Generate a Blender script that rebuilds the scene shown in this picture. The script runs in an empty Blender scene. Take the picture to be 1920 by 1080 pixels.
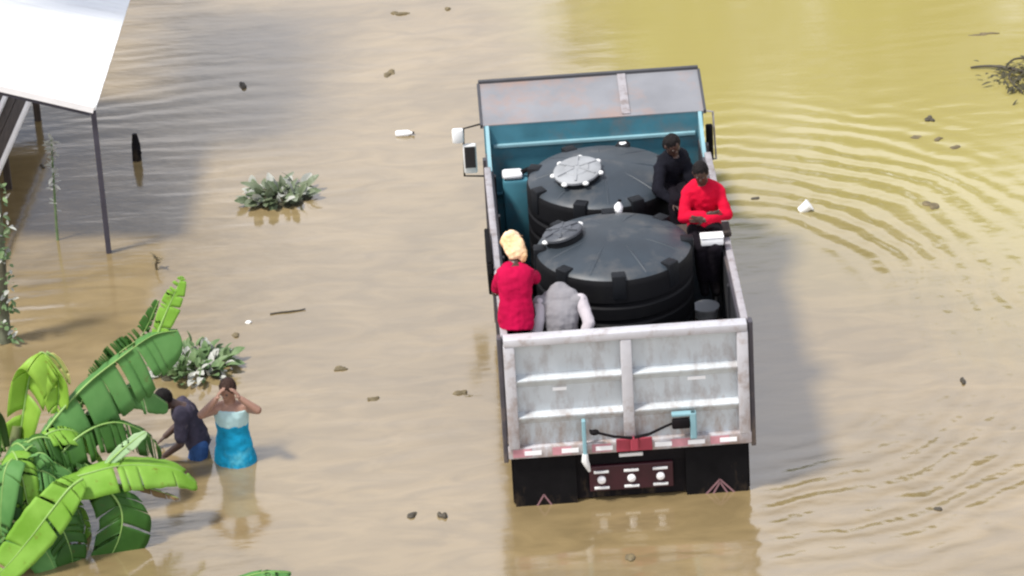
import bpy, bmesh, math, random
from mathutils import Vector, Matrix, noise, Quaternion
V = Vector
R = math.radians
scene = bpy.context.scene
col = scene.collection
random.seed(7)

# ------------------------------------------------------------------ camera
cam_d = bpy.data.cameras.new('camera')
cam = bpy.data.objects.new('camera', cam_d)
col.objects.link(cam)
cam_d.sensor_width = 36.0
cam_d.lens = 137.886
cam_d.clip_start = 0.5
cam_d.clip_end = 3000
_r = V((0.99744743, -0.04677977, -0.053947))
_u = V((0.06911128, 0.44253621, 0.89408351))
_f = V((0.01795152, 0.89552965, -0.44463962))
_m = Matrix((( _r.x, _u.x, -_f.x), (_r.y, _u.y, -_f.y), (_r.z, _u.z, -_f.z))).to_4x4()
_m.translation = V((-1.76676, -34.28546, 19.45688))
cam.matrix_world = _m
scene.camera = cam

# ------------------------------------------------------------------ sun, sky, exposure
SUN_EL = R(63)
SUN_H = V((-0.90, -0.43, 0)).normalized()          # horizontal direction towards the sun
sun_dir = SUN_H * math.cos(SUN_EL) + V((0, 0, math.sin(SUN_EL)))
sl = bpy.data.lights.new('sun', 'SUN')
sl.energy = 4.6
sl.angle = R(8)
sl.color = (1.0, 0.965, 0.91)
so = bpy.data.objects.new('sun', sl)
col.objects.link(so)
so.rotation_euler = sun_dir.to_track_quat('Z', 'Y').to_euler()
so.location = (-20, -10, 30)

world = bpy.data.worlds.new('World')
scene.world = world
world.use_nodes = True
wn = world.node_tree
wn.nodes.clear()
wo = wn.nodes.new('ShaderNodeOutputWorld')
bg = wn.nodes.new('ShaderNodeBackground')
sky = wn.nodes.new('ShaderNodeTexSky')
sky.sky_type = 'NISHITA'
sky.sun_disc = False
sky.sun_elevation = SUN_EL
sky.sun_rotation = math.atan2(SUN_H.x, SUN_H.y)
sky.altitude = 50
sky.air_density = 1.1
sky.dust_density = 1.2
sky.ozone_density = 2.0
bg.inputs['Strength'].default_value = 0.12
wn.links.new(sky.outputs['Color'], bg.inputs['Color'])
# broken bright cloud over the sky
wtc = wn.nodes.new('ShaderNodeTexCoord')
wmp = wn.nodes.new('ShaderNodeMapping'); wmp.inputs['Scale'].default_value = (1, 1, 2.2)
wn.links.new(wtc.outputs['Generated'], wmp.inputs['Vector'])
wnz = wn.nodes.new('ShaderNodeTexNoise'); wnz.inputs['Scale'].default_value = 1.7; wnz.inputs['Detail'].default_value = 6
wn.links.new(wmp.outputs['Vector'], wnz.inputs['Vector'])
wrp = wn.nodes.new('ShaderNodeValToRGB')
wrp.color_ramp.elements[0].position = 0.30; wrp.color_ramp.elements[0].color = (.74, .74, .74, 1)
wrp.color_ramp.elements[1].position = 0.62; wrp.color_ramp.elements[1].color = (.92, .92, .92, 1)
wn.links.new(wnz.outputs['Fac'], wrp.inputs['Fac'])
cbg = wn.nodes.new('ShaderNodeBackground'); cbg.inputs['Color'].default_value = (0.91, 0.915, 0.985, 1); cbg.inputs['Strength'].default_value = 1.5
wmx = wn.nodes.new('ShaderNodeMixShader')
# brighter towards the horizon, clearer overhead, and one blue gap low in the north-west
wsp = wn.nodes.new('ShaderNodeSeparateXYZ'); wn.links.new(wtc.outputs['Generated'], wsp.inputs[0])
wel = wn.nodes.new('ShaderNodeMapRange'); wel.interpolation_type = 'SMOOTHSTEP'
wel.inputs['From Min'].default_value = 0.51; wel.inputs['From Max'].default_value = 0.92
wel.inputs['To Min'].default_value = 1.0; wel.inputs['To Max'].default_value = 0.05
wn.links.new(wsp.outputs['Z'], wel.inputs['Value'])
wgp = wn.nodes.new('ShaderNodeVectorMath'); wgp.operation = 'DISTANCE'
wgp.inputs[1].default_value = V((-0.125, 0.895, 0.43)).normalized()
wn.links.new(wtc.outputs['Generated'], wgp.inputs[0])
wgr = wn.nodes.new('ShaderNodeMapRange'); wgr.interpolation_type = 'SMOOTHSTEP'
wgr.inputs['From Min'].default_value = 0.045; wgr.inputs['From Max'].default_value = 0.10
wgr.inputs['To Min'].default_value = 0.0; wgr.inputs['To Max'].default_value = 1.0
wn.links.new(wgp.outputs['Value'], wgr.inputs['Value'])
wm1 = wn.nodes.new('ShaderNodeMath'); wm1.operation = 'MULTIPLY'
wm2 = wn.nodes.new('ShaderNodeMath'); wm2.operation = 'MULTIPLY'
wn.links.new(wrp.outputs['Color'], wm1.inputs[0]); wn.links.new(wel.outputs['Result'], wm1.inputs[1])
wn.links.new(wm1.outputs[0], wm2.inputs[0]); wn.links.new(wgr.outputs['Result'], wm2.inputs[1])
wn.links.new(wm2.outputs[0], wmx.inputs['Fac'])
wn.links.new(bg.outputs['Background'], wmx.inputs[1]); wn.links.new(cbg.outputs['Background'], wmx.inputs[2])
wn.links.new(wmx.outputs['Shader'], wo.inputs['Surface'])
scene.cycles.filter_width = 2.3

scene.view_settings.view_transform = 'Standard'
scene.view_settings.look = 'None'
scene.view_settings.exposure = 0.13
scene.view_settings.gamma = 1.0

# ------------------------------------------------------------------ materials
def nodes_of(name):
    m = bpy.data.materials.new(name)
    m.use_nodes = True
    nt = m.node_tree
    b = nt.nodes['Principled BSDF']
    return m, nt, b

def mat(name, c, rough=0.6, metal=0.0, var=0.12, scale=6.0, dirt=None, dirt_amt=0.0, dirt_scale=2.5, bump=0.0, bscale=60, spec=0.5, coords='Object', stretch=None, splash=None):
    m, nt, b = nodes_of(name)
    N, L = nt.nodes, nt.links
    tc = N.new('ShaderNodeTexCoord')
    src = tc.outputs[coords]
    if stretch:
        mp = N.new('ShaderNodeMapping')
        mp.inputs['Scale'].default_value = stretch
        L.new(src, mp.inputs['Vector']); src = mp.outputs['Vector']
    n = N.new('ShaderNodeTexNoise'); n.inputs['Scale'].default_value = scale; n.inputs['Detail'].default_value = 6
    L.new(src, n.inputs['Vector'])
    rp = N.new('ShaderNodeValToRGB')
    rp.color_ramp.elements[0].position = 0.3; rp.color_ramp.elements[1].position = 0.7
    rp.color_ramp.elements[0].color = (*[max(0, x * (1 - var)) for x in c], 1)
    rp.color_ramp.elements[1].color = (*[min(1, x * (1 + var)) for x in c], 1)
    L.new(n.outputs['Fac'], rp.inputs['Fac'])
    out = rp.outputs['Color']
    if dirt:
        n2 = N.new('ShaderNodeTexNoise'); n2.inputs['Scale'].default_value = dirt_scale; n2.inputs['Detail'].default_value = 9; n2.inputs['Roughness'].default_value = 0.65
        L.new(src, n2.inputs['Vector'])
        r2 = N.new('ShaderNodeValToRGB')
        r2.color_ramp.elements[0].position = 0.62 - 0.3 * dirt_amt; r2.color_ramp.elements[1].position = 0.78 - 0.1 * dirt_amt
        L.new(n2.outputs['Fac'], r2.inputs['Fac'])
        mx = N.new('ShaderNodeMix'); mx.data_type = 'RGBA'
        L.new(r2.outputs['Color'], mx.inputs['Factor'])
        L.new(out, mx.inputs['A'])
        mx.inputs['B'].default_value = (*dirt, 1)
        out = mx.outputs['Result']
    if splash:                                             # dried mud thrown up from the road: thick low down, spattered above
        z0, z1, sc = splash
        sp = N.new('ShaderNodeSeparateXYZ'); L.new(tc.outputs['Object'], sp.inputs[0])
        mr = N.new('ShaderNodeMapRange'); mr.inputs['From Min'].default_value = z0; mr.inputs['From Max'].default_value = z1
        mr.inputs['To Min'].default_value = 0.34; mr.inputs['To Max'].default_value = 0.74
        L.new(sp.outputs[2], mr.inputs['Value'])
        mp2 = N.new('ShaderNodeMapping'); mp2.inputs['Scale'].default_value = (1.6, 1.6, 0.6); L.new(tc.outputs['Object'], mp2.inputs['Vector'])
        n4 = N.new('ShaderNodeTexNoise'); n4.inputs['Scale'].default_value = 5; n4.inputs['Detail'].default_value = 10; n4.inputs['Roughness'].default_value = 0.7
        L.new(mp2.outputs['Vector'], n4.inputs['Vector'])
        sb = N.new('ShaderNodeMath'); sb.operation = 'SUBTRACT'; L.new(n4.outputs['Fac'], sb.inputs[0]); L.new(mr.outputs['Result'], sb.inputs[1])
        ml = N.new('ShaderNodeMath'); ml.operation = 'MULTIPLY'; ml.use_clamp = True; ml.inputs[1].default_value = 5.0; L.new(sb.outputs[0], ml.inputs[0])
        m2 = N.new('ShaderNodeMath'); m2.operation = 'MULTIPLY'; m2.inputs[1].default_value = 0.8; L.new(ml.outputs[0], m2.inputs[0])
        mx2 = N.new('ShaderNodeMix'); mx2.data_type = 'RGBA'
        L.new(m2.outputs[0], mx2.inputs['Factor']); L.new(out, mx2.inputs['A']); mx2.inputs['B'].default_value = (*sc, 1)
        out = mx2.outputs['Result']
    L.new(out, b.inputs['Base Color'])
    b.inputs['Roughness'].default_value = rough
    b.inputs['Metallic'].default_value = metal
    b.inputs['Specular IOR Level'].default_value = spec
    if bump:
        n3 = N.new('ShaderNodeTexNoise'); n3.inputs['Scale'].default_value = bscale; n3.inputs['Detail'].default_value = 5
        L.new(src, n3.inputs['Vector'])
        bp = N.new('ShaderNodeBump'); bp.inputs['Strength'].default_value = bump; bp.inputs['Distance'].default_value = 0.02
        L.new(n3.outputs['Fac'], bp.inputs['Height'])
        L.new(bp.outputs['Normal'], b.inputs['Normal'])
    return m

def leaf_mat(name, c, c2, trans=0.35, rough=0.45, scale=3.0):
    m, nt, b = nodes_of(name)
    N, L = nt.nodes, nt.links
    tc = N.new('ShaderNodeTexCoord')
    n = N.new('ShaderNodeTexNoise'); n.inputs['Scale'].default_value = scale; n.inputs['Detail'].default_value = 5
    L.new(tc.outputs['Object'], n.inputs['Vector'])
    rp = N.new('ShaderNodeValToRGB')
    rp.color_ramp.elements[0].position = 0.35; rp.color_ramp.elements[1].position = 0.65
    rp.color_ramp.elements[0].color = (*c, 1); rp.color_ramp.elements[1].color = (*c2, 1)
    L.new(n.outputs['Fac'], rp.inputs['Fac'])
    n2 = N.new('ShaderNodeTexNoise'); n2.inputs['Scale'].default_value = scale * 2.6; n2.inputs['Detail'].default_value = 8; n2.inputs['Roughness'].default_value = 0.7
    L.new(tc.outputs['Object'], n2.inputs['Vector'])
    r2 = N.new('ShaderNodeValToRGB'); r2.color_ramp.elements[0].position = 0.60; r2.color_ramp.elements[1].position = 0.72
    L.new(n2.outputs['Fac'], r2.inputs['Fac'])
    mb = N.new('ShaderNodeMix'); mb.data_type = 'RGBA'; L.new(r2.outputs['Color'], mb.inputs['Factor'])
    L.new(rp.outputs['Color'], mb.inputs['A']); mb.inputs['B'].default_value = (c[0] * .8 + .06, c[1] * .45 + .03, c[2] * .5 + .01, 1)
    rp = mb; rp_out = mb.outputs['Result']
    L.new(rp_out, b.inputs['Base Color'])
    b.inputs['Roughness'].default_value = rough
    b.inputs['Specular IOR Level'].default_value = 0.3
    tr = N.new('ShaderNodeBsdfTranslucent')
    L.new(rp_out, tr.inputs['Color'])
    mx = N.new('ShaderNodeMixShader'); mx.inputs['Fac'].default_value = trans
    L.new(b.outputs['BSDF'], mx.inputs[1]); L.new(tr.outputs['BSDF'], mx.inputs[2])
    L.new(mx.outputs['Shader'], N['Material Output'].inputs['Surface'])
    return m

def math_node(nt, op, a=None, b=None, clamp=False):
    n = nt.nodes.new('ShaderNodeMath'); n.operation = op; n.use_clamp = clamp
    for i, x in enumerate((a, b)):
        if x is None: continue
        if isinstance(x, (int, float)): n.inputs[i].default_value = x
        else: nt.links.new(x, n.inputs[i])
    return n.outputs[0]

def water_material():
    m, nt, b = nodes_of('muddy_water')
    N, L = nt.nodes, nt.links
    tc = N.new('ShaderNodeTexCoord')
    P = tc.outputs['Object']
    sep = N.new('ShaderNodeSeparateXYZ'); L.new(P, sep.inputs[0])
    X, Y = sep.outputs[0], sep.outputs[1]
    def nz(scale, detail=4, stretch=(1, 1, 1), rough=0.5, dist=0.0):
        mp = N.new('ShaderNodeMapping'); mp.inputs['Scale'].default_value = stretch; L.new(P, mp.inputs['Vector'])
        n = N.new('ShaderNodeTexNoise'); n.inputs['Scale'].default_value = scale; n.inputs['Detail'].default_value = detail; n.inputs['Roughness'].default_value = rough
        n.inputs['Distortion'].default_value = dist
        L.new(mp.outputs['Vector'], n.inputs['Vector'])
        return n.outputs['Fac']
    def maprange(v, a, b_, c=0.0, d=1.0):
        n = N.new('ShaderNodeMapRange'); n.interpolation_type = 'SMOOTHSTEP'
        n.inputs['From Min'].default_value = a; n.inputs['From Max'].default_value = b_
        n.inputs['To Min'].default_value = c; n.inputs['To Max'].default_value = d
        L.new(v, n.inputs['Value']); return n.outputs['Result']
    # silt: slow patches of paler and darker mud
    rp = N.new('ShaderNodeValToRGB')
    rp.color_ramp.elements[0].position = 0.33; rp.color_ramp.elements[1].position = 0.68
    rp.color_ramp.elements[0].color = (0.192, 0.140, 0.066, 1); rp.color_ramp.elements[1].color = (0.238, 0.176, 0.087, 1)
    L.new(nz(0.35, 5, dist=0.8), rp.inputs['Fac'])
    fine = N.new('ShaderNodeMix'); fine.data_type = 'RGBA'; fine.blend_type = 'MULTIPLY'; fine.inputs['Factor'].default_value = 1
    r2 = N.new('ShaderNodeValToRGB'); r2.color_ramp.elements[0].color = (0.86, 0.86, 0.86, 1); r2.color_ramp.elements[1].color = (1.10, 1.10, 1.10, 1)
    r2.color_ramp.elements[0].position = 0.35; r2.color_ramp.elements[1].position = 0.65
    L.new(nz(2.2, 6, (0.6, 1.4, 1), dist=1.2), r2.inputs['Fac'])
    L.new(rp.outputs['Color'], fine.inputs['A']); L.new(r2.outputs['Color'], fine.inputs['B'])
    # yellow-green tint mixed into the water colour towards the upper right
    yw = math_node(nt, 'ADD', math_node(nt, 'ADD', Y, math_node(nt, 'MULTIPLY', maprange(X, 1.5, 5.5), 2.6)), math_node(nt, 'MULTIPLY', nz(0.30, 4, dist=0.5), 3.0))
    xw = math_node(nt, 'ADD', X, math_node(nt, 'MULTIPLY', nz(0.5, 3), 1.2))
    yellow_tint = math_node(nt, 'MULTIPLY', maprange(yw, 4.5, 11.5), maprange(xw, -0.6, 2.2))
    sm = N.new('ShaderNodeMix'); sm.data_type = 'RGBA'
    L.new(yellow_tint, sm.inputs['Factor']); L.new(fine.outputs['Result'], sm.inputs['A'])
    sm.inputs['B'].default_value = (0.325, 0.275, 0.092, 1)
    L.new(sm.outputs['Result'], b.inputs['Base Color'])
    b.inputs['Roughness'].default_value = 0.11
    b.inputs['IOR'].default_value = 2.1
    b.inputs['Specular IOR Level'].default_value = 0.55
    # ripples: rings running out from the truck's right flank
    def capsule_dist(cx, y0, y1):
        cl = N.new('ShaderNodeClamp'); cl.inputs['Min'].default_value = y0; cl.inputs['Max'].default_value = y1
        L.new(Y, cl.inputs['Value'])
        dy = math_node(nt, 'SUBTRACT', Y, cl.outputs[0])
        dx = math_node(nt, 'SUBTRACT', X, cx)
        return math_node(nt, 'SQRT', math_node(nt, 'ADD', math_node(nt, 'MULTIPLY', dx, dx), math_node(nt, 'MULTIPLY', dy, dy)))
    d = capsule_dist(1.2, 2.6, 4.6)
    wob = math_node(nt, 'MULTIPLY', nz(0.8, 4), 0.62)
    ph = math_node(nt, 'MULTIPLY', math_node(nt, 'ADD', d, wob), 2 * math.pi / 0.33)
    ring = math_node(nt, 'SINE', ph)
    ring = math_node(nt, 'MULTIPLY', ring, maprange(d, 1.3, 2.3))
    ring = math_node(nt, 'MULTIPLY', ring, maprange(d, 5.8, 3.0))
    ring = math_node(nt, 'MULTIPLY', ring, maprange(X, 0.9, 1.5))
    ring = math_node(nt, 'MULTIPLY', ring, maprange(nz(0.45, 2), 0.36, 0.62, 0.40, 1.0))
    ring = math_node(nt, 'MULTIPLY', ring, 1.25)
    # long crests travelling sideways at the stern and in the shade by the shelter
    w2 = math_node(nt, 'SINE', math_node(nt, 'MULTIPLY', math_node(nt, 'ADD', math_node(nt, 'ADD', Y, math_node(nt, 'MULTIPLY', X, -0.06)), math_node(nt, 'MULTIPLY', nz(0.6, 3, (0.5, 1, 1)), 1.2)), 2 * math.pi / 0.36))
    w2 = math_node(nt, 'MULTIPLY', w2, maprange(nz(0.33, 2), 0.45, 0.68))
    w2 = math_node(nt, 'MULTIPLY', w2, 0.22)
    small = math_node(nt, 'ADD', math_node(nt, 'MULTIPLY', nz(1.6, 5, (0.45, 1.5, 1)), 1.2), math_node(nt, 'MULTIPLY', nz(9.0, 4, (0.5, 1.6, 1)), 0.16))
    h = math_node(nt, 'ADD', math_node(nt, 'ADD', ring, w2), small)
    bp = N.new('ShaderNodeBump'); bp.inputs['Strength'].default_value = 1.0; bp.inputs['Distance'].default_value = 0.0065
    L.new(h, bp.inputs['Height'])
    L.new(bp.outputs['Normal'], b.inputs['Normal'])
    return m

M = {}
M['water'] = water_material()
M['mud'] = mat('street_mud', (0.16, 0.11, 0.06), 0.9)
M['silver'] = mat('silver_paint', (0.50, 0.535, 0.55), 0.5, 0.05, 0.10, 3, dirt=(0.30, 0.265, 0.25), dirt_amt=0.42, dirt_scale=3.4, bump=0.22, bscale=7, stretch=(1.6, 1, .7), splash=(.45, 1.7, (.30, .22, .17)))
M['silver_frame'] = mat('silver_frame_paint', (0.48, 0.475, 0.495), 0.45, 0.1, 0.08, 5, dirt=(0.27, 0.21, 0.18), dirt_amt=0.36, dirt_scale=6, bump=0.15, bscale=12, splash=(.45, 1.7, (.30, .21, .17)))
M['rail'] = mat('rail_paint', (0.33, 0.31, 0.32), 0.5, 0.1, 0.12, 5, dirt=(0.15, 0.11, 0.09), dirt_amt=0.45, dirt_scale=7, bump=0.2, bscale=14)
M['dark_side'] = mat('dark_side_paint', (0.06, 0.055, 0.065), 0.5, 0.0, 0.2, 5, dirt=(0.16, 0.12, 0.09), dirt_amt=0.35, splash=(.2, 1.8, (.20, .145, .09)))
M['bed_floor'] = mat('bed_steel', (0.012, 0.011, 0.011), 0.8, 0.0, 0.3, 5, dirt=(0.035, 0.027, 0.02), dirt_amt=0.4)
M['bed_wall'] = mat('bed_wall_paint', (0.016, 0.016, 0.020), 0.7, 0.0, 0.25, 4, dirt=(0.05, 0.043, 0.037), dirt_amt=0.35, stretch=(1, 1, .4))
M['teal'] = mat('teal_paint', (0.055, 0.19, 0.245), 0.5, 0.0, 0.16, 3.5, dirt=(0.14, 0.16, 0.17), dirt_amt=0.4, dirt_scale=3)
M['teal_light'] = mat('pale_teal_paint', (0.20, 0.36, 0.40), 0.5, 0.0, 0.1, 4)
M['guard'] = mat('worn_galvanised', (0.20, 0.203, 0.215), 0.55, 0.0, 0.12, 2.2, dirt=(0.29, 0.19, 0.15), dirt_amt=0.5, dirt_scale=2.0, bump=0.06, bscale=12)
M['guard_edge'] = mat('dark_edge', (0.05, 0.05, 0.055), 0.6)
M['black'] = mat('black_steel', (0.005, 0.004, 0.005), 0.75, 0.0, 0.3, 5, dirt=(0.012, 0.007, 0.007), dirt_amt=0.3, spec=0.15, splash=(-.30, .55, (.07, .05, .03)))
M['rubber'] = mat('rubber', (0.005, 0.0045, 0.005), 0.9, 0.0, 0.2, 8, spec=0.15, splash=(-.25, .5, (.06, .042, .026)))
M['maroon'] = mat('maroon_reflector', (0.032, 0.002, 0.007), 0.5)
M['emblem'] = mat('faded_emblem', (0.24, 0.125, 0.135), 0.6)
M['pink'] = mat('faded_red_tape', (0.48, 0.22, 0.25), 0.5, 0, 0.15, 9)
M['red_paint'] = mat('red_paint', (0.32, 0.035, 0.06), 0.45)
M['white'] = mat('white_plastic', (0.86, 0.86, 0.86), 0.4, 0, 0.04, 6)
M['dull_white'] = mat('dull_white_plastic', (0.72, 0.72, 0.70), 0.5, 0, 0.1, 6)
M['tank'] = mat('shaded_tank_plastic', (0.004, 0.004, 0.005), 0.65, 0, 0.2, 2.0, dirt=(0.008, 0.008, 0.008), dirt_amt=0.25, dirt_scale=2.2, bump=0.04, bscale=8, spec=0.2)  # tank sides: shade on the walls is put into this darker colour
M['tank_top'] = mat('lit_dusty_tank_plastic', (0.024, 0.033, 0.042), 0.5, 0, 0.22, 2.0, dirt=(0.085, 0.083, 0.08), dirt_amt=0.4, dirt_scale=2.2, bump=0.04, bscale=8)  # same plastic on the dome, paler for the light on top and some dust
M['tank_lid'] = mat('dusty_lid_plastic', (0.28, 0.29, 0.30), 0.6, 0, 0.2, 5, dirt=(0.16, 0.16, 0.16), dirt_amt=0.5)
M['dark_lid'] = mat('dark_lid_plastic', (0.060, 0.065, 0.075), 0.5, 0, 0.25, 4, dirt=(0.18, 0.17, 0.17), dirt_amt=0.3)
M['lug'] = mat('lug_plastic', (0.005, 0.006, 0.008), 0.6, spec=0.25)
M['glass'] = mat('cab_glass', (0.02, 0.025, 0.03), 0.06, 0, 0.1)
M['cab'] = mat('cab_paint', (0.10, 0.24, 0.30), 0.35, 0, 0.06, 3, dirt=(0.20, 0.17, 0.13), dirt_amt=0.25)
M['chrome'] = mat('mirror_glass', (0.03, 0.03, 0.035), 0.12, 0.3, 0.1)
M['lamp'] = mat('lamp_lens', (0.85, 0.83, 0.82), 0.25, 0, 0.03)
M['roof'] = mat('white_roof_metal', (0.78, 0.79, 0.79), 0.5, 0, 0.05, 1.5, dirt=(0.62, 0.61, 0.60), dirt_amt=0.35, dirt_scale=2.0, stretch=(.35, 4, 1), bump=0.1, bscale=5)
M['post'] = mat('dark_post', (0.045, 0.04, 0.055), 0.7, 0, 0.2)
M['brown_wood'] = mat('brown_timber', (0.050, 0.036, 0.028), 0.8, 0, 0.35, 5, stretch=(8, .6, 1), bump=0.3, bscale=8)
M['white_rail'] = mat('white_rail_paint', (0.80, 0.78, 0.77), 0.5, 0, 0.05)
M['bark'] = mat('bark', (0.10, 0.095, 0.06), 0.9, 0, 0.4, 9, bump=0.4, bscale=25, dirt=(0.16, 0.19, 0.12), dirt_amt=0.5)
M['stem'] = mat('banana_stem', (0.16, 0.19, 0.07), 0.6, 0, 0.3, 5, dirt=(0.07, 0.045, 0.025), dirt_amt=0.5, stretch=(3, 3, .6))
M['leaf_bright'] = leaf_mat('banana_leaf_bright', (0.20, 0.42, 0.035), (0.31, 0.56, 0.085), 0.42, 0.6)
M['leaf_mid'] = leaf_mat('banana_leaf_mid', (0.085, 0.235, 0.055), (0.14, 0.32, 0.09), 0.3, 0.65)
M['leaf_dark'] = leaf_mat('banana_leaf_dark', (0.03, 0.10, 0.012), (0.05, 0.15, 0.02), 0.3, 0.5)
M['leaf_lime'] = leaf_mat('banana_leaf_lime', (0.26, 0.46, 0.05), (0.36, 0.58, 0.08), 0.4, 0.45)
M['leaf_pale'] = leaf_mat('banana_leaf_pale', (0.34, 0.52, 0.26), (0.44, 0.62, 0.34), 0.25, 0.5)
M['leaf_dry'] = leaf_mat('dry_leaf', (0.13, 0.075, 0.03), (0.22, 0.14, 0.06), 0.15, 0.8)
M['leaf_yellow'] = leaf_mat('yellow_leaf', (0.50, 0.50, 0.16), (0.60, 0.58, 0.22), 0.3, 0.6)
M['midrib'] = mat('midrib', (0.22, 0.36, 0.09), 0.5)
M['hyacinth'] = leaf_mat('hyacinth_leaf', (0.09, 0.125, 0.06), (0.20, 0.23, 0.15), 0.15, 0.3, 6)
M['hyacinth_pale'] = leaf_mat('hyacinth_pale_leaf', (0.36, 0.37, 0.32), (0.48, 0.48, 0.43), 0.15, 0.4, 6)
M['roots'] = mat('weed_roots', (0.045, 0.04, 0.02), 0.9, 0, 0.4, 12)
M['weed'] = leaf_mat('weed_leaf', (0.08, 0.15, 0.05), (0.20, 0.28, 0.13), 0.2, 0.45, 7)
M['tree_leaf'] = leaf_mat('tree_leaf', (0.18, 0.22, 0.03), (0.30, 0.33, 0.06), 0.3, 0.6, 0.7)
M['debris'] = mat('wet_debris', (0.05, 0.04, 0.025), 0.6, 0, 0.4, 12)
M['debris_soft'] = mat('soaked_debris', (0.13, 0.10, 0.05), 0.7, 0, 0.35, 12)
M['skin_dark'] = mat('dark_skin', (0.055, 0.027, 0.019), 0.5, 0, 0.12, 12)
M['skin_mid'] = mat('brown_skin', (0.30, 0.165, 0.115), 0.5, 0, 0.1, 12)
M['hair'] = mat('black_hair', (0.012, 0.010, 0.010), 0.6, 0, 0.4, 40, bump=0.5, bscale=120, spec=0.1)
M['hair_brown'] = mat('brown_hair', (0.045, 0.026, 0.02), 0.55, 0, 0.4, 40, bump=0.5, bscale=120, spec=0.1)
M['red_shirt'] = mat('red_cloth', (0.52, 0.003, 0.028), 0.8, 0, 0.12, 7, bump=0.25, bscale=25, spec=0.12)
M['crimson_shirt'] = mat('crimson_cloth', (0.38, 0.002, 0.042), 0.85, 0, 0.14, 7, bump=0.25, bscale=25, spec=0.12)
M['black_shirt'] = mat('black_cloth', (0.007, 0.007, 0.011), 0.9, 0, 0.3, 7, bump=0.25, bscale=25, spec=0.12)
M['grey_shirt'] = mat('grey_cloth', (0.22, 0.212, 0.222), 0.85, 0, 0.1, 6, bump=0.25, bscale=25, spec=0.12)
M['pale_shirt'] = mat('pale_cloth', (0.46, 0.42, 0.44), 0.85, 0, 0.08, 6, spec=0.12)
M['dark_trouser'] = mat('dark_trouser_cloth', (0.008, 0.006, 0.009), 0.9, 0, 0.3, 6, spec=0.12)
M['peach_cloth'] = mat('peach_cloth', (0.80, 0.60, 0.42), 0.85, 0, 0.10, 5, dirt=(0.62, 0.33, 0.10), dirt_amt=0.9, dirt_scale=6, spec=0.12)
M['turquoise'] = mat('turquoise_cloth', (0.006, 0.27, 0.46), 0.75, 0, 0.25, 6, dirt=(0.10, 0.42, 0.52), dirt_amt=0.15, dirt_scale=4, bump=0.3, bscale=14, spec=0.2, splash=(-.16, .22, (.003, .022, .035)))
M['pale_turq'] = mat('pale_turquoise_cloth', (0.42, 0.60, 0.60), 0.75, 0, 0.12, 6, spec=0.12)
M['purple_shirt'] = mat('dark_purple_cloth', (0.048, 0.042, 0.062), 0.85, 0, 0.3, 7, dirt=(0.17, 0.14, 0.16), dirt_amt=0.1, dirt_scale=6, bump=0.25, bscale=25, spec=0.12)
M['blue_shorts'] = mat('blue_cloth', (0.035, 0.085, 0.22), 0.85, 0, 0.2, 6, splash=(-.16, .2, (.006, .012, .03)), spec=0.12)
M['eye'] = mat('eye_surface', (0.08, 0.06, 0.05), 0.5)

# ------------------------------------------------------------------ builders
def tag(o, label=None, cat=None, group=None, kind=None):
    if label: o['label'] = label
    if cat: o['category'] = cat
    if group: o['group'] = group
    if kind: o['kind'] = kind
    return o

def empty(name, loc=(0, 0, 0), rz=0.0):
    o = bpy.data.objects.new(name, None)
    o.empty_display_size = 0.2
    o.location = loc
    o.rotation_euler = (0, 0, rz)
    col.objects.link(o)
    return o

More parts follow.
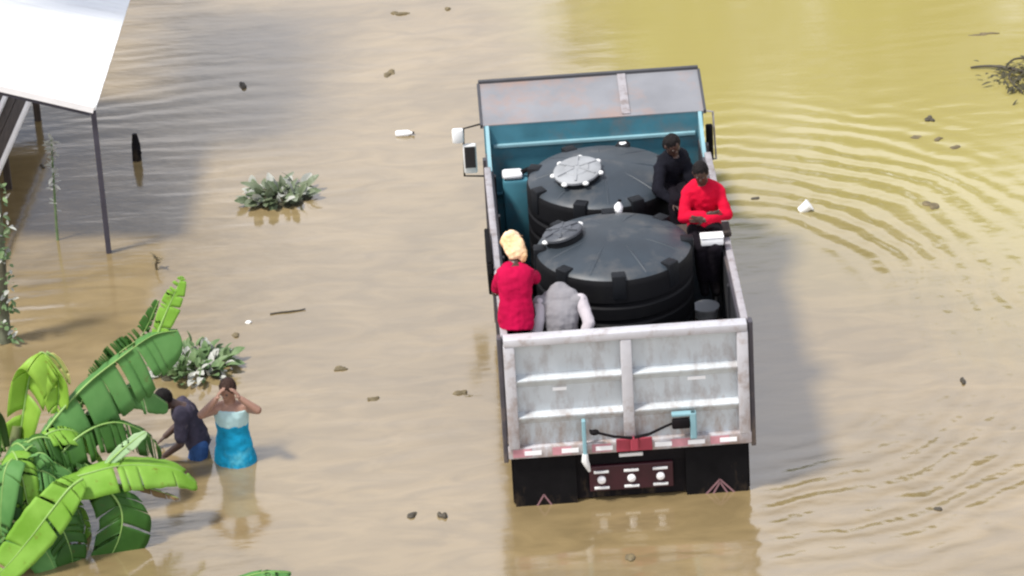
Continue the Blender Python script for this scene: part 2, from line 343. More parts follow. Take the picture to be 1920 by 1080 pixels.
class MB:
    """collects shapes, given in world (or in parent-local) coordinates, into one mesh"""
    def __init__(self):
        self.v = []; self.f = []
    def add(self, vs, fs):
        n = len(self.v)
        self.v += [V(x) for x in vs]
        self.f += [[i + n for i in f] for f in fs]
        return self
    def box(self, x0, x1, y0, y1, z0, z1, rot=None, bev=0.0):
        c = V(((x0 + x1) / 2, (y0 + y1) / 2, (z0 + z1) / 2))
        h = V((abs(x1 - x0) / 2, abs(y1 - y0) / 2, abs(z1 - z0) / 2))
        bev = min(bev, h.x * .9, h.y * .9, h.z * .9)
        if bev <= 0:
            vs = [V((sx * h.x, sy * h.y, sz * h.z)) for sz in (-1, 1) for sx, sy in ((-1, -1), (1, -1), (1, 1), (-1, 1))]
            fs = [(3, 2, 1, 0), (4, 5, 6, 7), (0, 1, 5, 4), (1, 2, 6, 5), (2, 3, 7, 6), (3, 0, 4, 7)]
        else:
            bm = bmesh.new()
            bmesh.ops.create_cube(bm, size=1)
            bmesh.ops.scale(bm, vec=h * 2, verts=bm.verts)
            bmesh.ops.bevel(bm, geom=list(bm.edges), offset=bev, segments=2, affect='EDGES', profile=0.5)
            bm.verts.index_update()
            vs = [x.co.copy() for x in bm.verts]; fs = [[q.index for q in f.verts] for f in bm.faces]
            bm.free()
        if rot is not None:
            vs = [rot @ x for x in vs]
        return self.add([x + c for x in vs], fs)
    def bar(self, a, b, w, d, up=(0, 0, 1), bev=0.0):
        a, b = V(a), V(b)
        z = (b - a); ln = z.length; z.normalize()
        x = V(up).cross(z)
        if x.length < 1e-4: x = V((1, 0, 0)).cross(z)
        x.normalize(); y = z.cross(x)
        rot = Matrix((x, y, z)).transposed()
        t = MB().box(-w / 2, w / 2, -d / 2, d / 2, -ln / 2, ln / 2, bev=bev)
        c = (a + b) / 2
        return self.add([rot @ q + c for q in t.v], t.f)
    def tube(self, pts, rs, n=10, caps=True, flat=None):
        pts = [V(p) for p in pts]
        if isinstance(rs, (int, float)): rs = [rs] * len(pts)
        vs, fs = [], []
        prev = None
        for i, p in enumerate(pts):
            t = (pts[min(i + 1, len(pts) - 1)] - pts[max(i - 1, 0)])
            t.normalize()
            if prev is None:
                x = t.cross(V((0, 0, 1)))
                if x.length < 1e-3: x = t.cross(V((1, 0, 0)))
            else:
                x = prev - t * prev.dot(t)
            x.normalize(); prev = x
            y = t.cross(x)
            for k in range(n):
                a = 2 * math.pi * k / n
                vs.append(p + x * math.cos(a) * rs[i] + y * math.sin(a) * rs[i])
        for i in range(len(pts) - 1):
            for k in range(n):
                a, b = i * n + k, i * n + (k + 1) % n
                fs.append((a, b, b + n, a + n))
        if caps:
            fs.append(list(range(n))[::-1]); fs.append([(len(pts) - 1) * n + k for k in range(n)])
        return self.add(vs, fs)
    def lathe(self, prof, c=(0, 0, 0), n=48, rot=None):
        vs, fs = [], []
        c = V(c)
        for r, z in prof:
            for k in range(n):
                a = 2 * math.pi * k / n
                q = V((r * math.cos(a), r * math.sin(a), z))
                vs.append((rot @ q if rot is not None else q) + c)
        for i in range(len(prof) - 1):
            for k in range(n):
                a, b = i * n + k, i * n + (k + 1) % n
                fs.append((a, b, b + n, a + n))
        fs.append(list(range(n))[::-1]); fs.append([(len(prof) - 1) * n + k for k in range(n)])
        return self.add(vs, fs)
    def ball(self, c, r, rot=None, n=14, m=9):
        if isinstance(r, (int, float)): r = (r, r, r)
        vs, fs = [V((0, 0, -r[2]))], []
        for j in range(1, m):
            th = -math.pi / 2 + math.pi * j / m
            for k in range(n):
                a = 2 * math.pi * k / n
                vs.append(V((r[0] * math.cos(th) * math.cos(a), r[1] * math.cos(th) * math.sin(a), r[2] * math.sin(th))))
        vs.append(V((0, 0, r[2])))
        for k in range(n): fs.append((0, 1 + (k + 1) % n, 1 + k))
        for j in range(m - 2):
            for k in range(n):
                a, b = 1 + j * n + k, 1 + j * n + (k + 1) % n
                fs.append((a, b, b + n, a + n))
        top = len(vs) - 1; base = 1 + (m - 2) * n
        for k in range(n): fs.append((base + k, base + (k + 1) % n, top))
        c = V(c)
        return self.add([(rot @ x if rot is not None else x) + c for x in vs], fs)
    def cone(self, a, b, r0, r1, n=12):
        """tapered limb with round ends, a closed volume"""
        a, b = V(a), V(b)
        d = b - a; L = d.length; d = d / L if L > 1e-6 else V((0, 0, 1))
        pts, rs = [], []
        for k in range(5):
            t = math.pi / 2 * (1 - k / 4)
            pts.append(a - d * r0 * math.sin(t)); rs.append(max(r0 * math.cos(t), r0 * .05))
        for k in range(1, 4):
            pts.append(a + d * L * k / 4); rs.append(r0 + (r1 - r0) * k / 4)
        for k in range(5):
            t = math.pi / 2 * k / 4
            pts.append(b + d * r1 * math.sin(t)); rs.append(max(r1 * math.cos(t), r1 * .05))
        return self.tube(pts, rs, n)
    def loft(self, rings, n=20):
        """rings: (centre, xaxis, yaxis, rx, ry)"""
        vs, fs = [], []
        for c, x, y, rx, ry in rings:
            for k in range(n):
                a = 2 * math.pi * k / n
                vs.append(V(c) + V(x) * rx * math.cos(a) + V(y) * ry * math.sin(a))
        for i in range(len(rings) - 1):
            for k in range(n):
                a, b = i * n + k, i * n + (k + 1) % n
                fs.append((a, b, b + n, a + n))
        fs.append(list(range(n))[::-1]); fs.append([(len(rings) - 1) * n + k for k in range(n)])
        return self.add(vs, fs)
    def mesh(self, name, smooth=0):
        me = bpy.data.meshes.new(name)
        me.from_pydata([tuple(x) for x in self.v], [], self.f)
        bm = bmesh.new(); bm.from_mesh(me)
        bmesh.ops.recalc_face_normals(bm, faces=bm.faces)
        bm.to_mesh(me); bm.free()
        if smooth:
            for p in me.polygons: p.use_smooth = True
            if smooth != 180:
                try: me.set_sharp_from_angle(angle=R(smooth))
                except Exception: pass
        return me
    def build(self, name, m, parent=None, smooth=0):
        me = self.mesh(name, smooth)
        o = bpy.data.objects.new(name, me)
        me.materials.append(m)
        col.objects.link(o)
        if parent is not None:
            o.parent = parent
            o.matrix_parent_inverse = chain(parent).inverted()
        return o
    def remesh(self, name, m, parent, voxel, wrinkle=0.0, wscale=9.0, smooth_it=2):
        me = self.mesh(name + '_raw')
        tmp = bpy.data.objects.new('tmp', me); col.objects.link(tmp)
        md = tmp.modifiers.new('r', 'REMESH'); md.mode = 'VOXEL'; md.voxel_size = voxel
        if smooth_it:
            sm = tmp.modifiers.new('s', 'SMOOTH'); sm.iterations = smooth_it; sm.factor = 0.5
        dg = bpy.context.evaluated_depsgraph_get()
        out = bpy.data.meshes.new_from_object(tmp.evaluated_get(dg))
        out.name = name
        bpy.data.objects.remove(tmp)
        if wrinkle:
            for v in out.vertices:
                q = v.co * wscale
                q2 = V((q.x, q.y, q.z * 0.45))
                v.co += v.normal * wrinkle * (noise.noise(q2) + 0.5 * noise.noise(q * 2.3))
        for p in out.polygons: p.use_smooth = True
        out.materials.clear(); out.materials.append(m)
        o = bpy.data.objects.new(name, out); col.objects.link(o)
        if parent is not None:
            o.parent = parent; o.matrix_parent_inverse = chain(parent).inverted()
        return o

def chain(o):
    mats = []
    while o is not None:
        mats.append((o.matrix_parent_inverse @ o.matrix_basis) if o.parent else o.matrix_basis.copy())
        o = o.parent
    r = Matrix.Identity(4)
    for m_ in reversed(mats): r = r @ m_
    return r

def copy_tree(o, parent=None):
    c = o.copy(); col.objects.link(c)
    if parent is not None: c.parent = parent
    for ch in list(o.children): copy_tree(ch, c)
    return c

# ------------------------------------------------------------------ setting: water and the flooded street under it
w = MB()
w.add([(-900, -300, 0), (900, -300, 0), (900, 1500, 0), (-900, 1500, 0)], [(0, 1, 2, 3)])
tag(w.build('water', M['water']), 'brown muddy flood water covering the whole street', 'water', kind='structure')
g = MB()
g.add([(-900, -300, -.66), (900, -300, -.66), (900, 1500, -.66), (-900, 1500, -.66)], [(0, 1, 2, 3)])
tag(g.build('ground', M['mud']), 'flooded street under the muddy water', 'ground', kind='structure')

# ------------------------------------------------------------------ shelter with white roof
def shelter():
    root = empty('roofed_shelter', (-5.6, 6.6, -.66))
    tag(root, 'white metal roofed open shelter standing in the water beside the truck', 'shelter')
    A = V((-5.513, 6.46, 1.854)); ey = V((.08, 1, 0)).normalized(); ex = V((-1, .08, .30)); ex.normalize()
    nrm = ex.cross(ey); nrm = -nrm if nrm.z < 0 else nrm
    W, Lr = 4.5, 3.9
    rb = MB()
    # ribbed sheets: the ribs run down the slope
    n = 42
    top, bot = [], []
    vs, fs = [], []
    for i in range(n + 1):
        t = Lr * i / n
        k = i % 6
        hgt = 0.032 if k in (0, 1) else 0.0
        for s in (0, W):
            vs.append(A + ey * t + ex * s + nrm * hgt)
        for s in (0, W):
            vs.append(A + ey * t + ex * s - nrm * 0.035)
    for i in range(n):
        a = i * 4
        fs += [(a, a + 1, a + 5, a + 4), (a + 2, a + 6, a + 7, a + 3), (a, a + 4, a + 6, a + 2), (a + 1, a + 3, a + 7, a + 5)]
    fs += [(0, 2, 3, 1), (n * 4, n * 4 + 1, n * 4 + 3, n * 4 + 2)]
    rb.add(vs, fs)
    rf = rb.build('roof', M['roof'], root)
    fa = MB()
    fa.bar(A - ey * .012 - nrm * .03 + ex * .02, A - ey * .012 - nrm * .03 + ex * W, .02, .075, up=nrm)
    fa.build('verge_board', M['white_rail'], rf)
    # rafters under the roof
    raf = MB()
    for t in (0.06, 1.9, 3.8):
        raf.bar(A + ey * t + ex * .05 - nrm * .085, A + ey * t + ex * (W - .05) - nrm * .085, .06, .09, up=nrm)
    raf.build('rafter', M['post'], rf)
    def post(p, top_z):
        MB().box(p.x - .028, p.x + .028, p.y - .028, p.y + .028, -.66, top_z).build('post', M['post'], root)
    post(A + ey * .07 + ex * .05, A.z - .07)
    for t in (0.07, 3.8):
        post(A + ey * t + ex * 3.6, A.z + .9)
    return root
shelter()

# timber walkway with white edge rails coming out under the roof
def walkway():
    root = empty('timber_walkway', (-7.1, 7.5, -.66))
    tag(root, 'dark brown timber walkway with white rails under the white roof', 'walkway')
    d = V((.114, 1, 0)).normalized(); s = V((d.y, -d.x, 0))
    p = V((-6.86, 7.9, .5))
    dk = MB()
    for k in range(5):
        q = p - s * (.10 + .14 * k)
        dk.bar(q - d * 1.6, q + d * 2.9, .13, .05, up=(0, 0, 1))
    dk.build('deck', M['brown_wood'], root)
    for off in (0.02, -.30):
        r = MB(); r.bar(p + s * off - d * 1.7 + V((0, 0, .055)), p + s * off + d * 2.9 + V((0, 0, .055)), .055, .055, bev=.01)
        r.build('rail', M['white_rail'], root)
    for t in (-1.4, .6, 2.6):
        for o in (-.05, -.6):
            q = p + d * t + s * o
            MB().box(q.x - .04, q.x + .04, q.y - .04, q.y + .04, -.66, .47).build('support_post', M['brown_wood'], root)
walkway()

# ------------------------------------------------------------------ dump truck
ZB, ZT, LB = .575, 1.913, 4.51
HW = 1.20
truck = empty('dump_truck', (0, 3.5, -.66))
tag(truck, 'dump truck with silver ribbed tailgate carrying two black tanks through the flood', 'truck')

# bed
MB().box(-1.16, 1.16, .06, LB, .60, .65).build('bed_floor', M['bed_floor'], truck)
for sx in (-1, 1):
    sd = MB()
    sd.box(sx * 1.13, sx * 1.19, .05, LB - .03, .60, ZT - .06)
    for k in range(7):                                     # outer stakes
        y = .35 + k * .66
        sd.box(sx * 1.188, sx * 1.225, y, y + .08, .55, ZT - .062)
    sd.box(sx * 1.10, sx * 1.215, .05, LB - .03, .5, .598)
    side = sd.build('side_wall', M['dark_side'], truck)
    MB().box(sx * 1.15, sx * 1.222, .03, LB - .5, ZT - .058, ZT, bev=.012).build('top_rail', M['rail'], side, 30)
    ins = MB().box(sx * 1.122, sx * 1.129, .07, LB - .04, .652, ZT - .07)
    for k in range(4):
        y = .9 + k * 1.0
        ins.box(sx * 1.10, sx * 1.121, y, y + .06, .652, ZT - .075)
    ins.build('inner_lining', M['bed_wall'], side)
# corner posts by the tailgate
for sx in (-1, 1):
    p = MB().box(sx * 1.215, sx * 1.262, -.02, .09, .50, ZT - .02, bev=.01)
    p.build('corner_post', M['dark_side'], truck)
# black hook box on the left rail
hk = MB().box(-1.285, -1.236, 1.55, 2.35, 1.60, 1.98, bev=.015)
hk.tube([(-1.26, 1.50, 1.97), (-1.25, 1.47, 1.90), (-1.22, 1.50, 1.86)], .035, 8)
hk.build('tarp_roller', M['rubber'], truck, 40)

# headboard and cab guard
hb = MB().box(-1.19, 1.19, LB, LB + .06, .60, 2.165)
head_b = hb.build('headboard', M['teal'], truck)
hr = MB()
hr.box(-1.1, 1.1, LB - .045, LB - .001, 1.91, 1.95, bev=.008)
hr.build('headboard_rail', M['teal_light'], head_b)
hr = MB()
hr.box(-1.1, 1.1, LB - .04, LB - .001, 1.34, 1.375, bev=.008)
for x in (-.55, 0, .55): hr.box(x - .03, x + .03, LB - .035, LB - .001, .66, 1.335)
hr.build('headboard_rail', M['teal'], head_b)
gd = MB()
gy0, gz0, gy1, gz1 = LB + .0, 2.175, 5.267, 2.345
vs = []
for x in (-1.2, 1.2):
    for (y, z) in ((gy0, gz0), (gy1, gz1), (gy1, gz1 - .035), (gy0, gz0 - .035)):
        vs.append((x, y, z))
gd.add(vs, [(0, 1, 2, 3), (7, 6, 5, 4), (0, 4, 5, 1), (1, 5, 6, 2), (2, 6, 7, 3), (3, 7, 4, 0)])
guard = gd.build('cab_guard', M['guard'], truck)
sm = MB()
for x in (.36,):
    sm.bar((x, gy0 + .03, gz0 + .012), (x, gy1 - .02, gz1 + .008), .09, .012)
sm.build('guard_seam', M['rail'], guard)
ed = MB().bar((-1.21, gy1 + .012, gz1 + .003), (1.21, gy1 + .012, gz1 + .003), .05, .05)
for sx in (-1, 1): ed.bar((sx * 1.214, gy0, gz0 - .012), (sx * 1.214, gy1 - .02, gz1 - .012), .026, .05)
ed.build('guard_edge', M['guard_edge'], guard)
for sx in (-1, 1):                                        # gusset between guard and rail
    gs = MB()
    x0, x1 = sx * 1.135, sx * 1.175
    tri = [(LB - .50, ZT - .06), (LB, ZT - .06), (LB, 2.17)]
    gs.add([(x0, y, z) for y, z in tri] + [(x1, y, z) for y, z in tri], [(0, 1, 2), (5, 4, 3), (0, 3, 4, 1), (1, 4, 5, 2), (2, 5, 3, 0)])
    gs.build('gusset', M['teal_light'], truck)

# tailgate
tgm = MB().box(-1.18, 1.18, -.005, .035, ZB + .01, ZT - .01)
tg = tgm.build('tailgate', M['silver'], truck)
fr = MB()
fr.box(-1.2, 1.2, -.10, .045, ZT - .085, ZT, bev=.012)
fr.box(-1.215, 1.215, -.075, .045, ZB - .01, ZB + .115, bev=.012)
for sx in (-1, 1):
    fr.box(sx * 1.095, sx * 1.205, -.097, .043, ZB + .112, ZT - .083, bev=.012)
fr.box(-.055, .055, -.098, -.004, ZB + .113, ZT - .084, bev=.01)
fr.build('tailgate_frame', M['silver_frame'], tg, 30)
for zc in (1.40, .99):
    for sx in (-1, 1):
        rb = MB()
        x0, x1 = (.056, 1.094) if sx > 0 else (-1.094, -.056)
        prof = [(-.006, zc + .075), (-.088, zc + .045), (-.088, zc + .03), (-.006, zc - .065)]
        rb.add([(x0, y, z) for y, z in prof] + [(x1, y, z) for y, z in prof],
               [(0, 1, 2, 3), (7, 6, 5, 4), (0, 4, 5, 1), (1, 5, 6, 2), (2, 6, 7, 3), (3, 7, 4, 0)])
        rb.build('tailgate_rib', M['silver'], tg)
# reflective tape along the foot of the tailgate
for i in range(12):
    if i % 2: continue
    x = -1.17 + i * .197
    if abs(x + .1) < .2: continue
    tp = MB().box(x, x + .19, -.0795, -.0755, ZB + .012, ZB + .10)
    tp.build('red_tape', M['pink'], tg)
for x in (-.97, -.60, -.26, .33, .66, .98):
    tp = MB().box(x - .085, x + .085, -.0855, -.0805, ZB + .03, ZB + .078)
    tp.build('white_tape', M['white'], tg)
ctr = MB()
ctr.box(-.14, .22, -.10, -.0805, ZB + .005, ZB + .15, bev=.01)
ctr.box(.0, .08, -.15, -.101, ZB + .03, ZB + .18, bev=.012)
ctr.build('latch_plate', M['red_paint'], tg)
arm = MB()
arm.tube([(.02, -.135, .75), (-.16, -.125, .775), (-.30, -.12, .82), (-.40, -.115, .86)], [.017, .015, .014, .012], 8)
arm.tube([(.04, -.135, .75), (.2, -.125, .78), (.36, -.12, .85), (.50, -.115, .90)], [.017, .015, .014, .012], 8)
arm.ball((-.35, -.12, .835), (.05, .035, .03)); arm.box(.42, .60, -.16, -.10, .82, .93, bev=.02)
arm.build('latch_arm', M['black'], tg, 40)
br = MB()
br.box(-.475, -.435, -.14, -.0765, ZB + .02, .98, bev=.01)
br.build('hinge_bracket', M['teal_light'], tg)
br = MB()
br.box(.60, .665, -.15, -.0765, ZB + .12, .99, bev=.012)
br.box(.42, .665, -.148, -.0765, .955, .99, bev=.01)
br.build('hinge_bracket', M['teal_light'], tg)
hg = MB()
hg.tube([(-.455, -.12, .60), (-.46, -.13, .53), (-.44, -.13, .47), (-.42, -.12, .40)], [.03, .038, .03, .014], 8)
hg.build('pin_chain', M['dull_white'], tg, 40)
# small bright worn spots where paint has flaked from the tailgate
wr = MB()
wr.box(-.74, -.60, -.0095, -.0055, 1.275, 1.31); wr.build('sticker', M['white'], tg)
wr = MB()
wr.box(.60, .78, -.0095, -.0055, 1.29, 1.325)
wr.build('sticker', M['white'], tg)

# rear end below the tailgate
rear = MB()
rear.box(-1.19, 1.19, .02, .12, .02, ZB - .012)
rear.box(-.95, .95, .0, .019, .40, .55, bev=.01)
rear_o = rear.build('rear_bumper', M['black'], truck)
for sx in (-1, 1):
    fl = MB().box(sx * .55, sx * 1.17, -.03, -.005, -.35, .548)
    flo = fl.build('mud_flap', M['rubber'], truck)
    ch = MB(); cx = sx * .885
    if sx > 0:
        for wd, h0 in ((.21, .0), (.13, -.03)):
            ch.bar((cx - wd, -.034, -.08 + h0), (cx, -.034, .155 + h0), .006, .018, up=(1, 0, 0))
            ch.bar((cx, -.034, .155 + h0), (cx + wd, -.034, -.08 + h0), .006, .018, up=(1, 0, 0))
    else:
        for wd, h0 in ((.10, .0),):
            ch.bar((cx - wd, -.034, -.05 + h0), (cx, -.034, .12 + h0), .006, .016, up=(1, 0, 0))
            ch.bar((cx, -.034, .12 + h0), (cx + wd, -.034, -.05 + h0), .006, .016, up=(1, 0, 0))
    ch.build('flap_emblem', M['emblem'], flo)
lb = MB().box(-.42, .42, -.028, .019, .11, .395, bev=.01).build('light_bar', M['maroon'], rear_o)
for x in (-.30, 0, .29):
    MB().lathe([(.001, -.0), (.042, .0), (.042, .02), (.03, .032), (.001, .036)], (x, -.029, .245), 16, Matrix.Rotation(R(90), 3, 'X')).build('marker_lamp', M['lamp'], lb, 40)
    for z in (.335, .155):
        MB().box(x - .075, x + .075, -.05, -.029, z - .013, z + .013, bev=.005).build('lamp_strip', M['dull_white'], lb)
MB().box(-.115, .125, -.03, -.001, .485, .52, bev=.006).build('plate_lamp', M['dull_white'], rear_o)

# chassis, wheels, tank fittings
chs = MB()
for sx in (-1, 1): chs.box(sx * .36, sx * .46, .13, 7.4, .28, .50)
for y in (.5, 2.2, 4.2, 6.2): chs.box(-.36, .36, y, y + .1, .3, .48)
chs.build('chassis', M['black'], truck)
def wheel(x, y, r, wd):
    rot = Matrix.Rotation(R(90), 3, 'Y')
    t = MB().lathe([(r * .58, -wd / 2), (r * .9, -wd / 2), (r, -wd * .36), (r, wd * .36), (r * .9, wd / 2), (r * .58, wd / 2)], (x, y, -.66 + r), 40, rot).build('wheel', M['rubber'], truck, 40)
    MB().lathe([(.05, -wd * .3), (r * .57, -wd * .42), (r * .57, wd * .42), (.05, wd * .3)], (x, y, -.66 + r), 28, rot).build('rim', M['dull_white'], t, 40)
for y in (1.35,):
    for x in (-1.0, -.69, .69, 1.0): wheel(x, y, .5, .27)
for x in (-.98, .98): wheel(x, 5.6, .5, .28)
for sx in (-1, 1):
    MB().tube([(sx * .98, 1.35 - .66 * math.cos(a), -.16 + .60 * math.sin(a)) for a in [R(20 + 14 * k) for k in range(11)]], .03, 6).build('mud_guard', M['black'], truck)

# cab in front of the headboard
cb = MB()
prof = [(4.72, .30), (4.72, 2.02), (4.95, 2.12), (5.65, 2.10), (6.10, 1.38), (7.25, 1.22), (7.42, 1.05), (7.45, .30)]
vs = []
for x in (-1.1, 1.1): vs += [(x * (1 if z < 1.5 else .96), y, z) for y, z in prof]
n = len(prof)
cb.add(vs, [list(range(n))[::-1], list(range(n, 2 * n))] + [(i, (i + 1) % n, n + (i + 1) % n, n + i) for i in range(n)])
cab = cb.build('cab', M['cab'], truck)
gl = MB()
gl.add([(-.95, 5.70, 2.04), (.95, 5.70, 2.04), (.98, 6.09, 1.42), (-.98, 6.09, 1.42)], [(0, 1, 2, 3)])
gl.v = [q + V((0, .012, .008)) for q in gl.v]
gl.build('windscreen', M['glass'], cab)
for sx in (-1, 1):
    dr = MB().box(sx * 1.1, sx * 1.112, 4.95, 5.98, .45, 1.36)
    do = dr.build('door', M['cab'], cab)
    sw = MB().add([(sx * 1.108, 4.98, 1.44), (sx * 1.108, 5.95, 1.44), (sx * 1.068, 5.64, 2.02), (sx * 1.068, 4.98, 2.02)], [(0, 1, 2, 3)])
    sw.build('door_window', M['glass'], do)
    MB().box(sx * 1.113, sx * 1.14, 5.05, 5.2, 1.18, 1.22, bev=.008).build('handle', M['black'], do)
    fd = MB().box(sx * 1.0, sx * 1.16, 5.05, 6.25, .25, .44, bev=.05)
    fd.build('fender', M['black'], cab)
MB().box(-1.1, 1.1, 7.46, 7.6, -.05, .28, bev=.03).build('front_bumper', M['dull_white'], cab)
for sx in (-1, 1): MB().ball((sx * .85, 7.45, .62), (.13, .06, .13)).build('headlight', M['lamp'], cab, 180)
MB().box(-.6, .6, 7.451, 7.47, .5, 1.0).build('grille', M['black'], cab)
# mirrors
ma = MB()
ma.tube([(-1.11, 5.85, 1.62), (-1.40, 5.80, 1.58), (-1.42, 5.80, 1.0), (-1.11, 5.85, .95)], .012, 8)
mo = ma.build('mirror_arm', M['black'], truck, 60)
MB().box(-1.53, -1.40, 5.72, 5.80, 1.43, 1.60, bev=.025).build('mirror', M['white'], mo, 40)
h = MB().box(-1.42, -1.27, 5.73, 5.81, 1.05, 1.40, bev=.02).build('mirror', M['dull_white'], mo, 40)
MB().box(-1.405, -1.285, 5.718, 5.729, 1.13, 1.385).build('mirror_glass', M['chrome'], h)
ma = MB().tube([(1.11, 5.85, 1.62), (1.40, 5.80, 1.58), (1.42, 5.80, 1.0), (1.11, 5.85, .95)], .012, 8)
mo = ma.build('mirror_arm', M['rail'], truck, 60)
h = MB().box(1.31, 1.39, 5.74, 5.81, 1.0, 1.44, bev=.02).build('mirror', M['black'], mo, 40)

# ------------------------------------------------------------------ water tanks
def water_tank(y, lid_xy, lid_r, lid_mat, label, tilt, clamps, rz):
    root = empty('water_tank', (0, y, .65))
    tag(root, label, 'water tank', 'black water tanks in the truck bed')
    t = MB()
    prof = [(.78, 0), (.795, .03), (.80, .10)]
    for k in range(6):
        z = .2 + k * .19
        prof += [(.80, z), (.785, z + .02), (.785, z + .05), (.80, z + .07)]
    zs = 1.40
    prof += [(.80, zs), (.797, zs + .03), (.785, zs + .06)]
    t.lathe(prof, (0, y, .65), 72)
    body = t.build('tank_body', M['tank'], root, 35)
    t = MB()
    prof = [(.783, zs + .061), (.76, zs + .085)]
    def dome(r): return zs + .085 + .155 * (1 - (r / .76) ** 1.7)
    for k in range(1, 13):
        r = .76 * (1 - k / 13); prof.append((r, dome(r)))
    prof.append((.02, dome(0)))
    t.lathe(prof, (0, y, .65), 72)
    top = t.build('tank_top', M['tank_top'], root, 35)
    rr = MB()
    for k in range(8):                                     # shallow stiffening ribs on the dome
        a = 2 * math.pi * (k + .5) / 8 + rz
        pts = [V((math.cos(a) * r, math.sin(a) * r, dome(r) + .65)) + V((0, y, -.010)) for r in (.30, .42, .54, .66, .74)]
        rr.tube(pts, [.012, .018, .02, .018, .012], 8)
    rr.build('dome_rib', M['tank_top'], top, 60)
    for k in range(8):
        a = 2 * math.pi * k / 8 + rz
        q = V((math.cos(a) * .745, math.sin(a) * .745 + y, .65 + zs - .03))
        b = MB().box(q.x - .065, q.x + .065, q.y - .07, q.y + .07, q.z - .11, q.z + .15, rot=Matrix.Rotation(a, 3, 'Z'), bev=.014)
        b.build('lifting_lug', M['lug'], root, 40)
    lx, ly = lid_xy
    lr = math.hypot(lx, ly)
    lz = .65 + dome(lr)
    rot = Matrix.Rotation(tilt[0], 3, 'X') @ Matrix.Rotation(tilt[1], 3, 'Y')
    nk = MB().lathe([(lid_r * .96, -.10), (lid_r * .96, .035), (lid_r * .9, .045)], (lx, y + ly, lz), 40, rot)
    nk.build('manhole_neck', M['lug'], root, 40)
    lc = V((lx, y + ly, lz)) + rot @ V((0, 0, .048))
    ld = MB().lathe([(lid_r, 0), (lid_r * 1.03, .008), (lid_r * 1.03, .03), (lid_r * .95, .045), (lid_r * .55, .05), (lid_r * .5, .062), (lid_r * .1, .066)], lc, 40, rot)
    lid = ld.build('lid', lid_mat, root, 35)
    for k in range(6):
        a = 2 * math.pi * k / 6 + .4
        ri = MB().bar(lc + rot @ V((math.cos(a) * lid_r * .12, math.sin(a) * lid_r * .12, .066)), lc + rot @ V((math.cos(a) * lid_r * .93, math.sin(a) * lid_r * .93, .05)), .018, .016)
        if k == 0: rib = ri
        else: rib.add(ri.v, ri.f)
    rib.build('lid_rib', lid_mat, lid)
    for k in range(clamps):
        a = 2 * math.pi * k / max(clamps, 1) + .5
        q = lc + rot @ V((math.cos(a) * lid_r * 1.05, math.sin(a) * lid_r * 1.05, .012))
        MB().ball(q, (.035, .035, .022), n=10, m=6).build('lid_clamp', M['dull_white'], lid, 180)
    return root
water_tank(1.423, (-.49, .06), .205, M['dark_lid'], 'nearer black plastic water tank with a dark lid, beside the silver tailgate', (R(-3), R(-14)), 2, R(-90))
water_tank(3.107, (-.26, -.22), .245, M['tank_lid'], 'farther black plastic water tank with a dusty pale grey lid, by the teal headboard', (R(9), R(-7)), 7, R(-66))

# ------------------------------------------------------------------ loose things in the bed
def bucket():
    c = (.97, 2.14, .65)
    root = empty('bucket', c)
    tag(root, 'pale plastic bucket on the truck floor beside the nearer tank', 'bucket')
    b = MB().lathe([(.10, 0), (.125, .34), (.115, .34), (.092, .02)], c, 28).build('bucket_body', M['white'], root, 40)
    MB().lathe([(.122, .335), (.142, .335), (.142, .36), (.122, .36)], c, 28).build('bucket_rim', M['white'], root, 40)
bucket()
pl = MB().box(.56, 1.24, 1.88, 2.18, 1.914, 1.95, bev=.006)
tag(pl.build('seat_plank', M['brown_wood']), 'wooden plank laid across the right rail under the man in red', 'plank')
def carton():
    root = empty('food_box', (1.05, 1.86, 2.08))
    tag(root, 'white box resting on the knees of the man in red', 'box')
    MB().box(.90, 1.13, 1.55, 1.68, 1.985, 2.06, bev=.01).build('box_body', M['white'], root, 30)
    MB().box(.895, 1.135, 1.545, 1.685, 2.061, 2.082, bev=.01).build('box_lid', M['white'], root, 30)
carton()
def bottle(c, d, label, r=.05, L=.22):
    root = empty('plastic_bottle', c)
    tag(root, label, 'bottle')
    c, d = V(c), V(d).normalized()
    rot = d.to_track_quat('Z', 'Y').to_matrix()
    MB().lathe([(r * .8, 0), (r, .02), (r, L * .68), (r * .35, L * .88), (r * .35, L * .93)], c, 18, rot).build('bottle_body', M['white'], root, 40)
    MB().lathe([(r * .42, L * .93), (r * .42, L * 1.02)], c, 14, rot).build('cap', M['black'], root, 40)
    return root
# items resting in front of the headboard
def jerrycan():
    c = V((-.89, 4.12, .65))
    root = empty('jerrycan', c)
    tag(root, 'teal jerrycan with a white top standing by the headboard corner', 'jerrycan')
    MB().box(c.x - .14, c.x + .15, c.y - .1, c.y + .1, .65, 1.72, bev=.04).build('can_body', M['teal'], root, 40)
    MB().box(c.x - .14, c.x + .08, c.y - .09, c.y + .09, 1.722, 1.79, bev=.03).build('can_top', M['white'], root, 40)
    MB().tube([(c.x + .07, c.y, 1.77), (c.x + .14, c.y, 1.80), (c.x + .18, c.y, 1.73)], .03, 8).build('handle', M['black'], root, 40)
jerrycan()
bottle((.20, 3.80, 2.06), (.45, .1, .45), 'white plastic bottle lying on top of the farther tank near the headboard', .055, .17)
bottle((.09, 2.26, 2.03), (.2, .1, 1), 'white plastic bottle standing between the two black tanks', .045, .20)

# ------------------------------------------------------------------ people
def frame_of(up, lat):
    up = V(up).normalized(); lat = V(lat); lat = (lat - up * lat.dot(up)).normalized()
    fwd = up.cross(lat)                                    # lat = the person's right
    return up, lat, fwd

